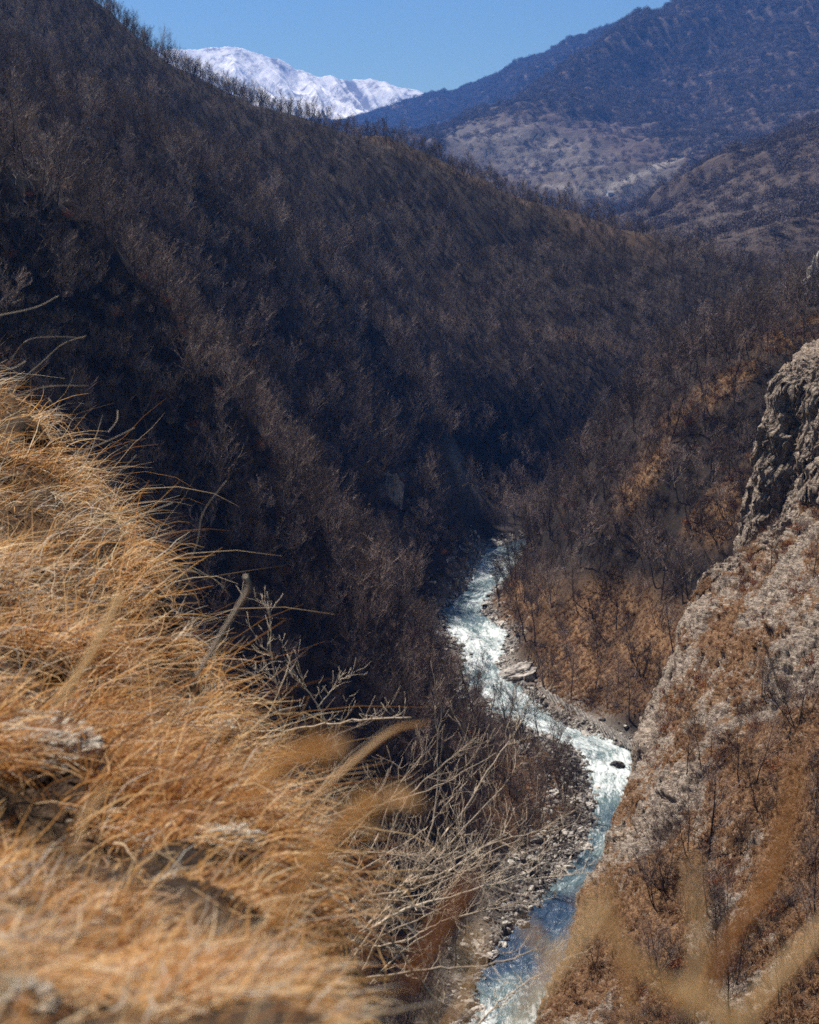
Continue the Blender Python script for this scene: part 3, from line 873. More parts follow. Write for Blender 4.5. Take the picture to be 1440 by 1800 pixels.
o = instancer('distant_forest', FC, np.stack([Xf, Yf, Zf], -1), np.stack([Xf * 0, Xf * 0, RNG.uniform(0, 6.28, n)], -1), np.repeat(sc[:, None], 3, 1), RNG.integers(0, 5, n))
tag(o, 'bluish bare woods on the far hills', 'forest', kind='stuff')

# ------------------------------------------------------------------ cliff ground cover
def blades(n, base_r, L, w, seed, up=.6, bend=.5):
    R = np.random.default_rng(seed)
    b = np.stack([R.normal(0, base_r, n), R.normal(0, base_r, n), np.zeros(n) - .03], -1)
    a = R.uniform(0, 2 * np.pi, n); el = R.uniform(up, 1.0, n)
    d = np.stack([np.cos(a) * np.sqrt(1 - el ** 2), np.sin(a) * np.sqrt(1 - el ** 2), el], -1)
    ln = L * R.uniform(.5, 1.2, n)
    m = b + d * (ln * .55)[:, None]; e = b + d * ln[:, None] + np.stack([d[:, 0] * ln * bend, d[:, 1] * ln * bend, -ln * .25], -1)
    s = np.cross(d, R.normal(size=(n, 3))); s /= np.linalg.norm(s, axis=1)[:, None]; s *= w
    v = np.stack([b - s, b + s, m + s * .7, m - s * .7, e], 1).reshape(-1, 3)
    i = np.arange(n)[:, None] * 5
    return v, i + np.array([[0, 1, 2, 3]]), i + np.array([[3, 2, 4]]), np.repeat(R.random(n), 5)
def tuft_mesh(seed, n, r, L, w, mat):
    v, q, t, tone = blades(n, r, L, w, seed)
    return mesh_np('tuft', v, [q, t], mat, False, attrs={'tone': tone})
TU = [tuft_mesh(60 + i, 45, .16, .5, .022, M_TUFT) for i in range(4)]
sh = CL_V.shape
NT_ = 60000
ii = RNG.integers(0, sh[0], NT_); jj = RNG.integers(0, sh[1], NT_)
q = CL_V[ii, jj]; dr = CL_DRY[ii, jj]
ok = (dr > .45) & in_frame(q[:, 0], q[:, 1], q[:, 2], 30, 30) & (q[:, 2] > 1)
ok &= keep.reshape(sh[:2])[ii, jj]
q = q[ok]
mh = h_main(q[:, 0], q[:, 1])[0]; q = q[q[:, 2] > mh]
q2 = MS_V[(MS_DRY > .35) & (MS_V[:, 1] < 480)]; q2 = q2[RNG.integers(0, len(q2), 14000)] + RNG.normal(0, .5, (14000, 3)) * [1, 1, 0]
q2[:, 2] = ground(q2[:, 0], q2[:, 1])[0]; q = np.concatenate([q, q2[q2[:, 2] > 1]])
n = len(q); print('tufts', n)
o = instancer('dry_grass_cover', TU, q, np.stack([RNG.normal(0, .3, n), RNG.normal(-.35, .3, n), RNG.uniform(0, 6.28, n)], -1), np.repeat(RNG.uniform(.5, 1.5, n)[:, None], 3, 1), RNG.integers(0, 4, n))
tag(o, 'rusty dry grass tufts scattered over the cliff', 'grass', kind='stuff')

# low brush and rusty saplings on the slopes
def brush_mesh(seed, mat, n=70, L=1.0, w=.018, leaves=0):
    R = random.Random(seed); C = MB()
    for k in range(n):
        p = Vector((R.gauss(0, .35), R.gauss(0, .35), 0)); d = rdir(R, .2, 1)
        m, e = C.twig(p, d, R.uniform(.5, 1.3) * L, w, R, .2)
        for j in range(3): C.twig(m.lerp(e, R.random()), d + rdir(R, -.2, 1), R.uniform(.3, .6) * L, w * .6, R, .2)
        for j in range(leaves):
            C.twig(m.lerp(e, R.random()) + Vector((R.gauss(0, .12), R.gauss(0, .12), R.gauss(0, .12))), rdir(R, -1, 1), .12, .045, R)
    return C.mesh('brush', mat, False)
BR = [brush_mesh(80, M_TWIG), brush_mesh(81, M_TWIG), brush_mesh(82, M_RUST, 40, .9, .02, 6), brush_mesh(83, M_RUST, 50, .8, .02, 5)]
NB = 30000
Yb = np.sqrt(RNG.uniform(90 ** 2, 560 ** 2, NB)); Xb = np.tan(np.radians(RNG.uniform(-16, 17, NB))) * Yb
Zb, Db, oc = ground(Xb, Yb)
ax, ay = proj(Xb, Yb, Zb)
okb = (Db > np.where((Yb < 400) & (ax < 1060) & ~oc, 9 + 5 * perlin(Xb / 9, Yb / 9, 1.1), 3.0)) & in_frame(Xb, Yb, Zb, 20, 20)
okb &= np.where(oc, RNG.random(NB) < .8, RNG.random(NB) < np.where((ax > 850) & (ay > 950) & (Yb < 480), .09, .5))
Xb, Yb, Zb, oc = Xb[okb], Yb[okb], Zb[okb], oc[okb]
v = visible(Xb, Yb, Zb + 2); Xb, Yb, Zb, oc = Xb[v], Yb[v], Zb[v], oc[v]
n = len(Xb); print('brush', n)
idx = np.where(RNG.random(n) < np.where(oc, .3, .06), RNG.integers(2, 4, n), RNG.integers(0, 2, n))
o = instancer('undergrowth', BR, np.stack([Xb, Yb, Zb], -1), np.stack([Xb * 0, Xb * 0, RNG.uniform(0, 6.28, n)], -1), np.repeat(RNG.uniform(.7, 2.0, n)[:, None] * np.where(oc, .7, 1)[:, None], 3, 1), idx)
tag(o, 'low brush and rusty saplings on the gorge slopes', 'undergrowth', kind='stuff')

# ------------------------------------------------------------------ stones
def rock_mesh(seed, mat, sub=3, rough=.35, sq=(1, 1, .6), fine=0.0):
    import bmesh
    bm = bmesh.new(); bmesh.ops.create_icosphere(bm, subdivisions=sub, radius=1)
    co = np.array([v.co[:] for v in bm.verts])
    r = 1 + rough * fbm(co[:, 0] * 1.3 + seed * 5.1, co[:, 1] * 1.3, co[:, 2] * 1.3, 4, True) - rough
    r = r - rough * .3 * np.abs(perlin(co[:, 0] * 3, co[:, 1] * 3 + seed, co[:, 2] * 3)) + fine * fbm(co[:, 0] * 9, co[:, 1] * 9 + seed, co[:, 2] * 9, 4)
    q = co * r[:, None]
    q = np.sign(q) * np.abs(q) ** .85 * np.array(sq)
    for v, c in zip(bm.verts, q): v.co = c
    me = bpy.data.meshes.new('stone'); bm.to_mesh(me); bm.free(); me.materials.append(mat)
    return me
PB = [rock_mesh(i, M_PEB, 2) for i in range(4)] + [rock_mesh(9, M_DARKSTONE, 2)]
NPB = 90000
Yb = RNG.uniform(205, 600, NPB)
Xb = RNG.uniform(-5, 60, NPB)
Zb, Db, oc = ground(Xb, Yb)
ok = (Db > -1.2) & (Db < RNG.uniform(0, 1, NPB) ** 2 * np.where((Yb < 350) & (Yb > 270) & (Xb < 40), 18, 7)) & (~oc) & in_frame(Xb, Yb, Zb, 10, 10)
Xb, Yb, Zb, Db = Xb[ok][:14000], Yb[ok][:14000], Zb[ok][:14000], Db[ok][:14000]
n = len(Xb); print('pebbles', n)
sz = np.exp(RNG.normal(-1.2, .55, n))
Zb = np.maximum(Zb, -.25)
big = np.argsort(-sz)[:90]; small = np.setdiff1d(np.arange(n), big)
o = instancer('gravel', PB, np.stack([Xb, Yb, Zb], -1)[small], RNG.uniform(0, 6.28, (len(small), 3)), sz[small][:, None] * RNG.uniform(.6, 1.3, (len(small), 3)), RNG.integers(0, 5, len(small)))
tag(o, 'grey river stones heaped along both banks', 'gravel', kind='stuff')
BG = [rock_mesh(20 + i, M_PEB, 3, .5) for i in range(5)]
for k, i in enumerate(big):
    b = obj('boulder', BG[k % 5]); b.location = (Xb[i], Yb[i], Zb[i]); b.rotation_euler = tuple(RNG.uniform(-.4, .4, 2)) + (RNG.uniform(0, 6.28),)
    s_ = float(min(sz[i] * .9, 1.5)); b.scale = (s_ * RNG.uniform(.8, 1.4), s_ * RNG.uniform(.8, 1.4), s_ * RNG.uniform(.6, 1))
    side = 'right' if Xb[i] > np.interp(Yb[i], cl[:, 1], cl[:, 0]) else 'left'
    reach = 'at the lower bend' if Yb[i] < 340 else ('beside the middle rapids' if Yb[i] < 460 else 'beside the upper rapids')
    tag(b, 'grey boulder on the %s river bank %s' % (side, reach), 'boulder', 'boulders on the %s bank %s' % (side, reach))
x_, y_ = W(1086, 1346)
b = obj('river_boulder', rock_mesh(33, M_DARKSTONE, 3, .45, (1.6, 1.2, .9))); b.location = (x_, y_, .1)
tag(b, 'dark pointed boulder alone in the middle of the white water', 'boulder')

for k_, (a, b_, r_) in enumerate([(862,1232,.9),(838,1215,.7),(872,1245,.6),(1050,1385,.6),(1046,1420,.5),(846,1128,.6),(828,1150,.5),(905,1262,.5),(1012,1335,.6),(850,1062,.7),(866,1010,.8),(880,985,.7)]):
    x_, y_ = W(a, b_); o = obj('river_boulder', BG[k_ % 5]); o.location = (x_, y_, .05); o.rotation_euler = (.2, -.1, k_ * 1.7); o.scale = (r_ * 1.3, r_, r_ * .8)
    tag(o, 'wet boulder standing in the shallow water near the left edge of the river', 'boulder', 'wet boulders in the shallows')
# pale outcrops
def outcrop(name, px_, py_, lo, hi, sx, sz_, label, seed, mat=M_OUTCROP):
    q = on_main(px_, py_, lo, hi)
    b = obj(name, rock_mesh(seed, mat, 6, .32, (1, 1, 1), .06)); b.location = (q[0], q[1], q[2] - sz_ * .25); b.scale = (sx, sx * .9, sz_)
    b.rotation_euler = (0.15, -.3, seed)
    tag(b, label, 'rock outcrop', kind='thing'); return b
outcrop('rock_outcrop', 1452, 505, 560, 840, 12, 27, 'pale rock outcrop at the right edge above the forest', 3)
outcrop('rock_outcrop', 688, 868, 330, 520, 3.6, 8, 'sunlit yellowish rock knob in the dark gully on the left', 4)
outcrop('rock_outcrop', 722, 950, 330, 540, 1.3, 4, 'thin grey rock rib below the yellowish knob', 5)
outcrop('rock_ledge', 912, 1185, 380, 440, 6.0, 2.6, 'smooth pale rock slab jutting into the river from the right bank', 6, M_PEB)

# a small white house in the far valley
q = P(1072, 346, fsc(1900)); hz_ = float(h_far(np.array([q[0]]), np.array([q[1]]))[0][0])
e = bpy.data.objects.new('house', None); COL.objects.link(e); e.location = (q[0], q[1], hz_); e.rotation_euler = (0, 0, .4)
tag(e, 'tiny white house in the far valley above the ridge trees', 'house')
def plain(name, c):
    m, nt, b = mat_new(name); b.inputs['Base Color'].default_value = (*c, 1); return m
w_ = MB(); w_.v = [(-6,-4,-3),(6,-4,-3),(6,4,-3),(-6,4,-3),(-6,-4,5),(6,-4,5),(6,4,5),(-6,4,5),(-6,0,8),(6,0,8)]
w_.f = [(0,1,5,4),(1,2,6,9,5),(2,3,7,6),(3,0,4,8,7)]
obj('wall', w_.mesh('wall', plain('white_render', (.75,.72,.68)), False), e)
r_ = MB(); r_.v = [(-6.6,-4.8,4.6),(6.6,-4.8,4.6),(6.6,0,8.3),(-6.6,0,8.3),(6.6,4.8,4.6),(-6.6,4.8,4.6)]; r_.f = [(0,1,2,3),(3,2,4,5)]
obj('roof', r_.mesh('roof', plain('grey_sheet_roof', (.4,.38,.38)), False), e)
for k_ in range(3):
    g_ = MB(); x0_ = -4 + 3.2 * k_; g_.v = [(x0_,-4.05,1),(x0_+1.2,-4.05,1),(x0_+1.2,-4.05,3),(x0_,-4.05,3)]; g_.f = [(0,1,2,3)]
    obj('window', g_.mesh('window', plain('dark_glass', (.04,.05,.06)), False), e)

# tilted slabs by the water (strata)
def slabs():
    a = W(945, 1235); b_ = W(1110, 1335)
    C = MB(); R = random.Random(5)
    n = 52
    for k in range(n):
        t = k / (n - 1)
        x0 = a[0] + (b_[0] - a[0]) * t; y0 = a[1] + (b_[1] - a[1]) * t
        L = R.uniform(4, 7); h = R.uniform(.35, .9); w = R.uniform(.16, .34)
        d = Vector((.30, -.80, -.42)).normalized(); s = Vector((.8, .3, 0)).normalized(); u = Vector((-.3, .3, 1)).normalized()
        p = Vector((x0 + 1.2 + R.uniform(-.3, .3), y0 + 5 + R.uniform(-.6, .6), 2.3))
        ns = 9; base = len(C.v)
        for i in range(ns):
            c = p + d * L * i / (ns - 1); hh = h * (1 - .5 * i / ns) * R.uniform(.65, 1.2); ww = w * R.uniform(.7, 1.25)
            for q in (c - s * ww, c - s * ww * .8 + u * hh, c + s * ww * .5 + u * hh * R.uniform(.8, 1.1), c + s * ww): C.v.append(tuple(q))
        for i in range(ns - 1):
            for j in range(3): C.f.append((base + i * 4 + j, base + i * 4 + j + 1, base + i * 4 + 5 + j, base + i * 4 + 4 + j))
        C.f.append((base, base + 1, base + 2, base + 3))
    return C.mesh('strata', M_PEB, False)
o = obj('layered_rock_shelf', slabs())
tag(o, 'ribbed layers of tilted grey rock along the right river edge', 'rock shelf', kind='thing')

# ------------------------------------------------------------------ the near grassy bank
nb = [P(*a) for a in [(0,650,18),(100,770,15.5),(200,880,13),(300,1050,10.5),(380,1230,9),(415,1350,8),(480,1600,4.8),(570,1800,2.6),
                      (0,1000,9.5),(0,1400,4.2),(0,1800,1.5),(300,1400,5.2),(300,1800,1.7),(500,1800,2.0),(150,1150,8),(-300,600,16),(-300,1200,5.5),(-300,1800,1.5),(900,2000,1.5)]]
HB = RBF(nb + [(-12, 8, 128.9), (-14, 20, 130.5), (-8, 1, 129.9)], 1.0)
BEDGE = [P(0,650,18)[:2], P(100,770,15.5)[:2], P(200,880,13)[:2], P(300,1050,10.5)[:2], P(380,1230,9)[:2], P(415,1350,8)[:2], P(480,1600,4.8)[:2], P(570,1800,2.6)[:2], (-.04, 1.5), (.05, .6), (.3, .2)]
BPOLY = BEDGE + [(.4, -3), (-30, -3), (-30, 34), (-9, 26)]
def h_bank(x, y):
    d = poly_sdf(x, y, BPOLY)
    h = HB(x, y) + np.clip(y / 6, .3, 1) * (.34 * fbm(x / .9, y / .9, 1.0, 4) - .28)
    return h - 1.9 * np.maximum(d - .0, 0) ** 1.05, d
gx = np.linspace(-16, 14, 420); gy = np.linspace(.3, 40, 560)
X, Y = np.meshgrid(gx, gy)
Z, d = h_bank(X, Y)
k = (d < 14)
F = grid_faces(*X.shape); F = F[k.ravel()[F].all(1)]
me = mesh_np('grass_bank', np.stack([X, Y, Z], -1).reshape(-1, 3), F, M_GROUND, attrs={'dry': np.clip(.35 + .5 * fbm(X, Y, 3, 3), 0, 1).ravel(), 'stone': (X * 0).ravel()})
tag(obj('grass_bank', me), 'steep grassy bank in front of the camera', 'bank', kind='structure')

# dry grass, long curved blades combed to the right
def grass_field(n, seed, ymin, ymax, L0, w0, name, upright=.5, xr=None):
    R = np.random.default_rng(seed)
    y = ymin * (ymax / ymin) ** R.random(n * 3); x = R.uniform(-.36, .12, n * 3) * y + R.uniform(-.3, .4, n * 3)
    if xr: x = R.uniform(xr[0], xr[1], n * 3)
    h, d = h_bank(x, y)
    cl_ = fbm(x * 1.5, y * 1.5, 6.0, 3)
    ok = (d < np.interp(y, [1, 3, 8, 16], [.0, .05, .3, .5])) & (R.random(n * 3) < np.clip(.30 + cl_ * 2.6 - np.maximum(d, 0) * 1.0, .03, 1))
    x, y, h, cl_ = x[ok][:n], y[ok][:n], h[ok][:n], cl_[ok][:n]; n = len(x)
    a = R.normal(.35, .65, n) + 1.5 * perlin(x * 1.3, y * 1.3, 2.0)     # heading, 0 = +X
    el = np.clip(R.normal(upright, .36, n), -.1, 1.5)
    ln = L0 * R.uniform(.4, 1.25, n) * (1 + .35 * cl_)
    hd = np.stack([np.cos(a), np.sin(a) * .7, a * 0], -1); up = np.array([0, 0, 1.0])
    K = 5; P_ = []; p = np.stack([x, y, h - .03], -1); e = el.copy()
    droop = R.uniform(-.05, .6, n)
    for i in range(K + 1):
        P_.append(p.copy())
        dr = hd * np.cos(e)[:, None] + up * np.sin(e)[:, None]
        p = p + dr * (ln / K)[:, None]; e = e - droop + R.normal(0, .12, n)
        hd = hd + np.stack([R.normal(0, .22, n), R.normal(0, .22, n), x * 0], -1)
    P_ = np.stack(P_, 1)
    t = np.diff(P_, axis=1); t = np.concatenate([t, t[:, -1:]], 1)
    s = np.cross(t, R.normal(size=(n, 1, 3))); s /= np.linalg.norm(s, axis=-1)[..., None] + 1e-9
    w = w0 * R.uniform(.5, 1.5, n)[:, None] * np.array([.8, 1, .95, .8, .6, .2])[None]
    s = s * w[..., None]
    V = np.stack([P_ - s, P_ + s], 2).reshape(-1, 3)
    b = (np.arange(n)[:, None] * (K + 1) * 2 + np.arange(K)[None] * 2).ravel()
    F = np.stack([b, b + 1, b + 3, b + 2], -1)
    tone = np.clip(R.normal(.55, .27, n) + .45 * perlin(x * .9, y * .9, 8.0), 0, 1)
    return V, F, np.repeat(tone, (K + 1) * 2)
parts = [grass_field(34000, 101, 5.5, 24, .42, .003, 'a'), grass_field(15000, 102, 2.4, 6, .21, .0024, 'b'), grass_field(8000, 103, .8, 2.8, .17, .002, 'c'), grass_field(600, 104, .45, 1.3, .45, .0024, 'd', 1.15, (-.5, .05)), grass_field(3500, 105, 6, 18, .75, .0022, 'e', .6)]
V = []; F = []; T_ = []; off = 0
for v_, f_, t_ in parts: V.append(v_); F.append(f_ + off); T_.append(t_); off += len(v_)
me = mesh_np('dry_grass', np.concatenate(V), np.concatenate(F), M_STRAW, True, attrs={'tone': np.concatenate(T_)})
tag(obj('dry_grass', me), 'golden dry grass covering the near bank', 'grass', kind='stuff')

# single blurred blades and seed heads close to the lens
def catmull(pts, n=8):
    p = [Vector(q) for q in pts]; p = [p[0] * 2 - p[1]] + p + [p[-1] * 2 - p[-2]]; out = []
    for i in range(1, len(p) - 2):
        for k in range(n):
            t = k / n
            out.append(.5 * ((2 * p[i]) + (-p[i-1] + p[i+1]) * t + (2*p[i-1] - 5*p[i] + 4*p[i+1] - p[i+2]) * t*t + (-p[i-1] + 3*p[i] - 3*p[i+1] + p[i+2]) * t**3))
    out.append(p[-2]); return out
def blade(pix, Y, w, label, tone=.7, name='grass_stalk', cat='grass stalk', dY=.0, plume=0):
    R = random.Random(int(pix[0][0] * 7 + pix[0][1])); w = w * .66; Y = Y * (1.05 if Y < 1.5 else 1)
    pts_ = catmull([P(a, b, Y + dY * i) for i, (a, b) in enumerate(pix)], 7)
    C = MB(); n = len(pts_)
    for i, p in enumerate(pts_):
        d = (pts_[min(i + 1, n - 1)] - pts_[max(i - 1, 0)]).normalized()
        s = d.cross(Vector((0.15, 1, .2))).normalized(); f = d.cross(s)
        t = i / (n - 1); ww = w * (.25 + .75 * math.sin(math.pi * min(1, .12 + .88 * t)) ** .6)
        for q in (p - s * ww, p + f * ww * .35, p + s * ww, p - f * ww * .2): C.v.append(tuple(q))
    for i in range(n - 1):
        for k in range(4): C.f.append((i*4+k, i*4+(k+1) % 4, (i+1)*4+(k+1) % 4, (i+1)*4+k))
    for j in range(plume):
        i = R.randrange(n // 3, n); C.twig(pts_[i], Vector((R.gauss(0, 1), R.gauss(0, .6), R.gauss(.4, 1))), R.uniform(.008, .022), .0018, R)
    me = C.mesh(name, M_STRAW)
    a = me.attributes.new('tone', 'FLOAT', 'POINT'); a.data.foreach_set('value', [tone] * len(me.vertices))
    o = obj(name, me); tag(o, label, cat); return o
blade([(1240,1760),(1290,1640),(1350,1560),(1385,1440),(1405,1330)], .85, .0062, 'broad amber blade rising at the right edge of the picture', .45, plume=0)
blade([(1330,1830),(1200,1760),(1110,1680),(1060,1620),(1010,1570)], .8, .0058, 'pale blade bending to the left across the cliff foot', .82)
blade([(1110,1800),(1100,1700),(1080,1600),(1065,1500)], .9, .0045, 'blurred upright blade in front of the cliff edge', .7)
blade([(480,1640),(550,1520),(620,1440),(700,1405)], .9, .0048, 'arching golden seed head over the twigs, lower of two', .6, plume=60)
blade([(430,1420),(480,1360),(540,1330),(580,1320)], .9, .0048, 'arching golden seed head over the twigs, upper of two', .5, plume=60)
blade([(715,1740),(760,1660),(800,1590),(835,1540)], .75, .0055, 'dark amber blade crossing the shaded left bank', .25)
blade([(835,1800),(815,1720),(830,1660),(850,1620)], .85, .0042, 'pale upright blade in front of the dark blue water', .8)
blade([(925,1625),(950,1660),(985,1690)], .8, .006, 'short white blade tip over the dark blue water', .84)
blade([(900,1830),(950,1740),(1040,1620),(1060,1560)], .7, .005, 'faint straw blade along the lower river', .85)
blade([(555,1400),(610,1350),(690,1285),(752,1270)], 2.2, .0055, 'straw blade with a bright bent tip above the twigs', .75, dY=.05)
blade([(1205,1790),(1230,1680),(1225,1590),(1215,1500)], .8, .0052, 'pale straw blade standing before the cliff trees', .8)
blade([(100,1240),(160,1150),(205,1060),(215,1040)], 1.9, .0065, 'pale blurred blade across the left grass', .84)
blade([(1290,1830),(1350,1740),(1440,1640),(1480,1600)], .8, .006, 'pale blade leaning out at the lower right corner', .8)
blade([(1180,1730),(1270,1770),(1330,1850)], .7, .006, 'bright blurred blade tip at the bottom right', .84)
blade([(130,1500),(160,1420),(200,1380)], 1.6, .005, 'pale blade stub over the dark hollow', .8)

# sharp curved stalk
def stick(name, paths, label, cat, mat, twn=0, twL=.15, seed=1, tw_w=.002, group=None):
    """paths: list of (pixel points, Y0, Y1, r0, r1) ; the first is the stem, the rest its side branches"""
    R = random.Random(seed); C = MB(); T = MB()
    for j, (pix, Y0, Y1, r0, r1) in enumerate(paths):
        n = len(pix); q = catmull([P(a, b, Y0 + (Y1 - Y0) * i / (n - 1)) for i, (a, b) in enumerate(pix)], 6)
        m = len(q)
        q = [p + Vector((R.gauss(0, 1), R.gauss(0, 1), R.gauss(0, 1))) * r0 * (.5 if 0 < i < m - 1 and twn else 0) for i, p in enumerate(q)]
        C.tube(q, [r0 + (r1 - r0) * i / (m - 1) for i in range(m)], 6)
        for k in range(int(twn * (1 if j == 0 else .5))):
            i = R.randrange(1, m - 1); d = (q[i + 1] - q[i - 1]).normalized()
            dd_ = (d * .6 + rdir(R, -.4, 1) * .9).normalized(); L = twL * R.uniform(.4, 1.2)
            pp = [q[i]]; 
            for u in range(4):
                dd_ = (dd_ + rdir(R, -.5, .9) * .45).normalized(); pp.append(pp[-1] + dd_ * L / 4)
            T.tube(pp, [tw_w * (1 - .17 * u) for u in range(5)], 4)
            for u in range(3):
                o_ = pp[R.randrange(1, 5)]; d2 = (dd_ + rdir(R, -.6, 1)).normalized(); L2 = L * R.uniform(.2, .5)
                T.tube([o_, o_ + d2 * L2 * .5, o_ + (d2 + Vector((0, 0, .3))) * L2], [tw_w * .6, tw_w * .5, tw_w * .35], 3)
    if twn:
        e = bpy.data.objects.new(name, None); COL.objects.link(e); e.location = P(*paths[0][0][0], paths[0][1])
        off = Vector(e.location)
        for M_ in (C, T): M_.v = [tuple(Vector(v) - off) for v in M_.v]
        obj('branch', C.mesh('branch', mat), e); obj('twigs', T.mesh('twigs', mat), e)
        return tag(e, label, cat, group)
    return tag(obj(name, C.mesh(name, mat)), label, cat, group)
stick('dry_stalk', [([(345,1190),(385,1122),(418,1068),(436,1035),(432,1014)], 4.2, 4.0, .0052, .006)], 'thick grey stalk with a hooked tip standing over the forest', 'stalk', M_PALE)
for pix, Y, r, lb in [([(-20,558),(60,541),(103,520)], 9, .006, 'uppermost pale twig entering from the left edge'),
                      ([(15,640),(45,600),(90,592),(150,594)], 10, .004, 'thin bent stem just under the uppermost twig'),
                      ([(10,690),(70,640),(110,605),(152,590)], 10, .005, 'long straw stem arching over the grass top'),
                      ([(-10,645),(20,648),(45,635)], 8, .005, 'short white stem at the top of the grass'),
                      ([(20,700),(80,680),(155,678)], 9, .005, 'rusty tipped stem lying over the grass top'),
                      ([(130,800),(190,775),(237,752)], 9, .006, 'straw stem pointing right beside the dark trunks'),
                      ([(80,750),(110,735),(85,700)], 9, .004, 'curled straw stem on the grass crest'),
                      ([(190,850),(215,825),(240,800)], 9, .004, 'short stem on the grass edge below the dark trunks'),
                      ([(180,940),(250,905),(303,884)], 8, .006, 'long straw stem pointing right over the middle grass edge'),
                      ([(310,1040),(345,960),(358,900),(398,845)], 8, .005, 'tall reddish stem rising from the middle grass edge'),
                      ([(190,760),(205,740),(207,722)], 9, .004, 'tiny hooked stem above the grass')]:
    stick('grass_stalk', [(pix, Y, Y + .2, r * .6, r * .35)], lb, 'stalk', M_PALE)
def SH(k):
    R = random.Random(300 + k); x = R.uniform(470, 760); y = R.uniform(1480, 1760); a = math.radians(R.uniform(8, 100)); L = R.uniform(55, 110); pp = []
    for i in range(5):
        pp.append((x, y)); x += math.cos(a) * L; y -= math.sin(a) * L; a += R.uniform(-.4, .35)
    r = R.uniform(.006, .012); Y = R.uniform(9.5, 12); return (pp, Y, Y + R.uniform(-.4, .6), r, r * .3)
stick('bare_branch', [([(385,1330),(430,1308),(520,1282),(620,1268),(722,1262)], 12.4, 11.2, 0.01615, 0.0102)], 'long pale branch lying almost level over the shrub', 'branch', M_PALE, 33, 0.304, 3, 0.00272)
stick('twiggy_shrub', [([(495,1290),(490,1225),(478,1155),(474,1090),(470,1060)], 11.2, 11.2, 0.0085, 0.00255), ([(490,1225),(455,1190),(462,1178),(482,1176)], 11.2, 11, 0.0051, 0.00255), ([(480,1160),(470,1140),(478,1120)], 11.2, 11, 0.00425, 0.0017)],
      'small upright twiggy shrub with white lit twigs', 'shrub', M_PALE, 15, 0.209, 4, 0.00289)
stick('twiggy_shrub', [([(600,1330),(560,1242),(520,1190),(505,1150)], 11.6, 11.8, 0.0085, 0.00255), ([(560,1242),(585,1210),(600,1180)], 11.6, 11.6, 0.0051, 0.00204)],
      'forked twiggy shrub right of the small upright one', 'shrub', M_PALE, 15, 0.209, 5, 0.00289)
stick('thorny_shrub', [([(600,1720),(700,1570),(790,1460),(870,1340),(925,1260)], 10.4, 11.6, 0.01445, 0.0034), ([(620,1740),(690,1600),(750,1480),(770,1380),(765,1240)], 10.4, 11.4, 0.0102, 0.00255),
      ([(640,1640),(700,1560),(820,1500),(880,1470),(905,1420)], 10.4, 11.2, 0.0102, 0.00255), ([(600,1560),(660,1480),(690,1400),(740,1330)], 10.8, 11.6, 0.0085, 0.00204), ([(560,1520),(590,1440),(570,1380),(550,1330)], 10.8, 11.2, 0.0085, 0.00204),
      ([(700,1560),(760,1520),(830,1440),(900,1360),(905,1300)], 10.6, 11.6, 0.0085, 0.00204)] + [SH(k) for k in range(16)],
      'large thorny shrub with pale crossing stems below the level branch', 'shrub', M_PALE, 33, 0.38, 6, 0.00272)
stick('bare_branch', [([(560,1700),(640,1640),(730,1592),(850,1560),(965,1515)], 9.6, 10.4, 0.0153, 0.0034), ([(850,1560),(930,1545),(1040,1535)], 10.2, 10.6, 0.0051, 0.0017), ([(760,1585),(790,1530),(850,1500)], 10, 10.2, 0.0051, 0.0017)],
      'long pale branch pointing to the river bend', 'branch', M_PALE, 28, 0.266, 7, 0.00272)
stick('bare_branch', [([(560,1640),(640,1580),(690,1510),(760,1500),(840,1500)], 10.6, 11.2, 0.0102, 0.00255)], 'kinked pale branch above the long river branch', 'branch', M_PALE, 23, 0.304, 9, 0.00272)
stick('bare_branch', [([(640,1720),(760,1705),(830,1700),(905,1685),(942,1669),(965,1682)], 8.8, 9.2, 0.00935, 0.00255)], 'dark branch crossing the blue pool at the bottom', 'branch', M_PALE, 13, 0.19, 8, 0.00255)
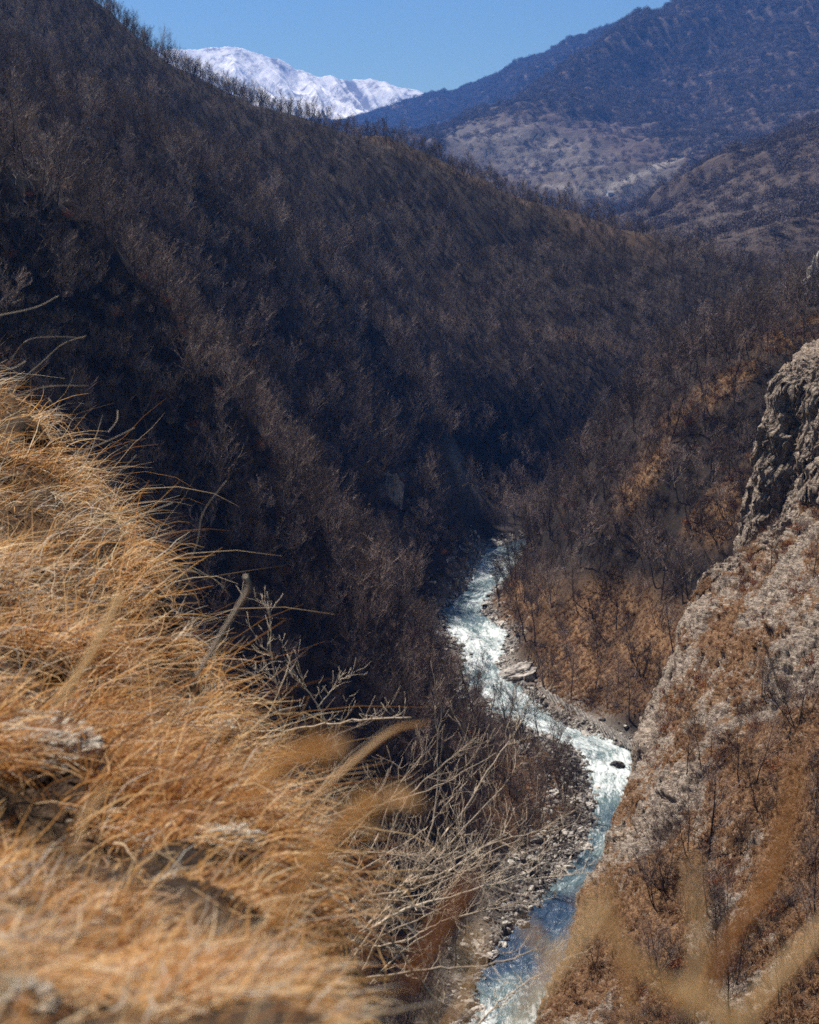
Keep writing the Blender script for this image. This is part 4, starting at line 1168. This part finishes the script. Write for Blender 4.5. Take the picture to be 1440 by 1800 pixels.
stick('bare_branch', [([(820,1830),(870,1770),(920,1730),(1005,1680)], 8.8, 9.2, 0.00765, 0.00204), ([(860,1780),(900,1750),(915,1725)], 8.8, 9, 0.00425, 0.0017)], 'lowest bare branch over the bottom rapids', 'branch', M_PALE, 15, 0.19, 10, 0.00238)
stick('bare_branch', [([(680,1640),(760,1750),(800,1770),(860,1800)], 8.8, 9.2, 0.0085, 0.00204)], 'bare branch slanting down to the bottom edge', 'branch', M_PALE, 15, 0.19, 11, 0.00238)

# pale stone in the grass
for a, b_, Y, s_, lb, sd_ in [(30,1300,5.2,.17,'pale pitted limestone lump in the grass at the left edge', 50), (110,1310,5.0,.11,'smaller pale stone right of the limestone lump', 51),
                        (80,1340,4.6,.05,'little round white stone under the limestone lump', 52), (370,1270,8.3,.09,'grey stone on the grass edge under the hooked stalk', 53), (10,1750,1.45,.035,'blurred white stone in the lower left corner', 54),
                        (395,1470,6.6,.12,'weathered grey stone beside the thorny shrub', 55)]:
    ys = np.linspace(.8, 20, 900); pp = np.array([P(a, b_ + 18, t_) for t_ in ys]); hb = h_bank(pp[:, 0], ys)[0]
    k_ = int(np.argmax(hb > pp[:, 2])); q = (pp[k_, 0], ys[k_], hb[k_]); s_ = s_ * ys[k_] / Y
    o = obj('limestone_rock', rock_mesh(sd_, M_LIME, 5, .42, (1.4, 1, .7), .09)); o.location = (q[0], q[1], q[2] - s_ * .1); o.scale = (s_, s_, s_)
    tag(o, lb, 'stone')

# ------------------------------------------------------------------ haze
import bmesh
bm = bmesh.new(); bmesh.ops.create_cube(bm, size=1)
me = bpy.data.meshes.new('haze'); bm.to_mesh(me); bm.free()
hz = obj('haze', me); hz.location = (0, 6350, 950); hz.scale = (16000, 13200, 2600)
m = bpy.data.materials.new('haze_air'); m.use_nodes = True; nt = m.node_tree; nt.nodes.clear()
out = nt.nodes.new('ShaderNodeOutputMaterial'); pv = nt.nodes.new('ShaderNodeVolumePrincipled')
pv.inputs['Color'].default_value = (0.11, 0.32, 1.0, 1); pv.inputs['Density'].default_value = 0.00005; pv.inputs['Anisotropy'].default_value = 0.2
nt.links.new(pv.outputs[0], out.inputs['Volume']); me.materials.append(m)
tag(hz, 'blue haze in the valley air', 'haze', kind='stuff')
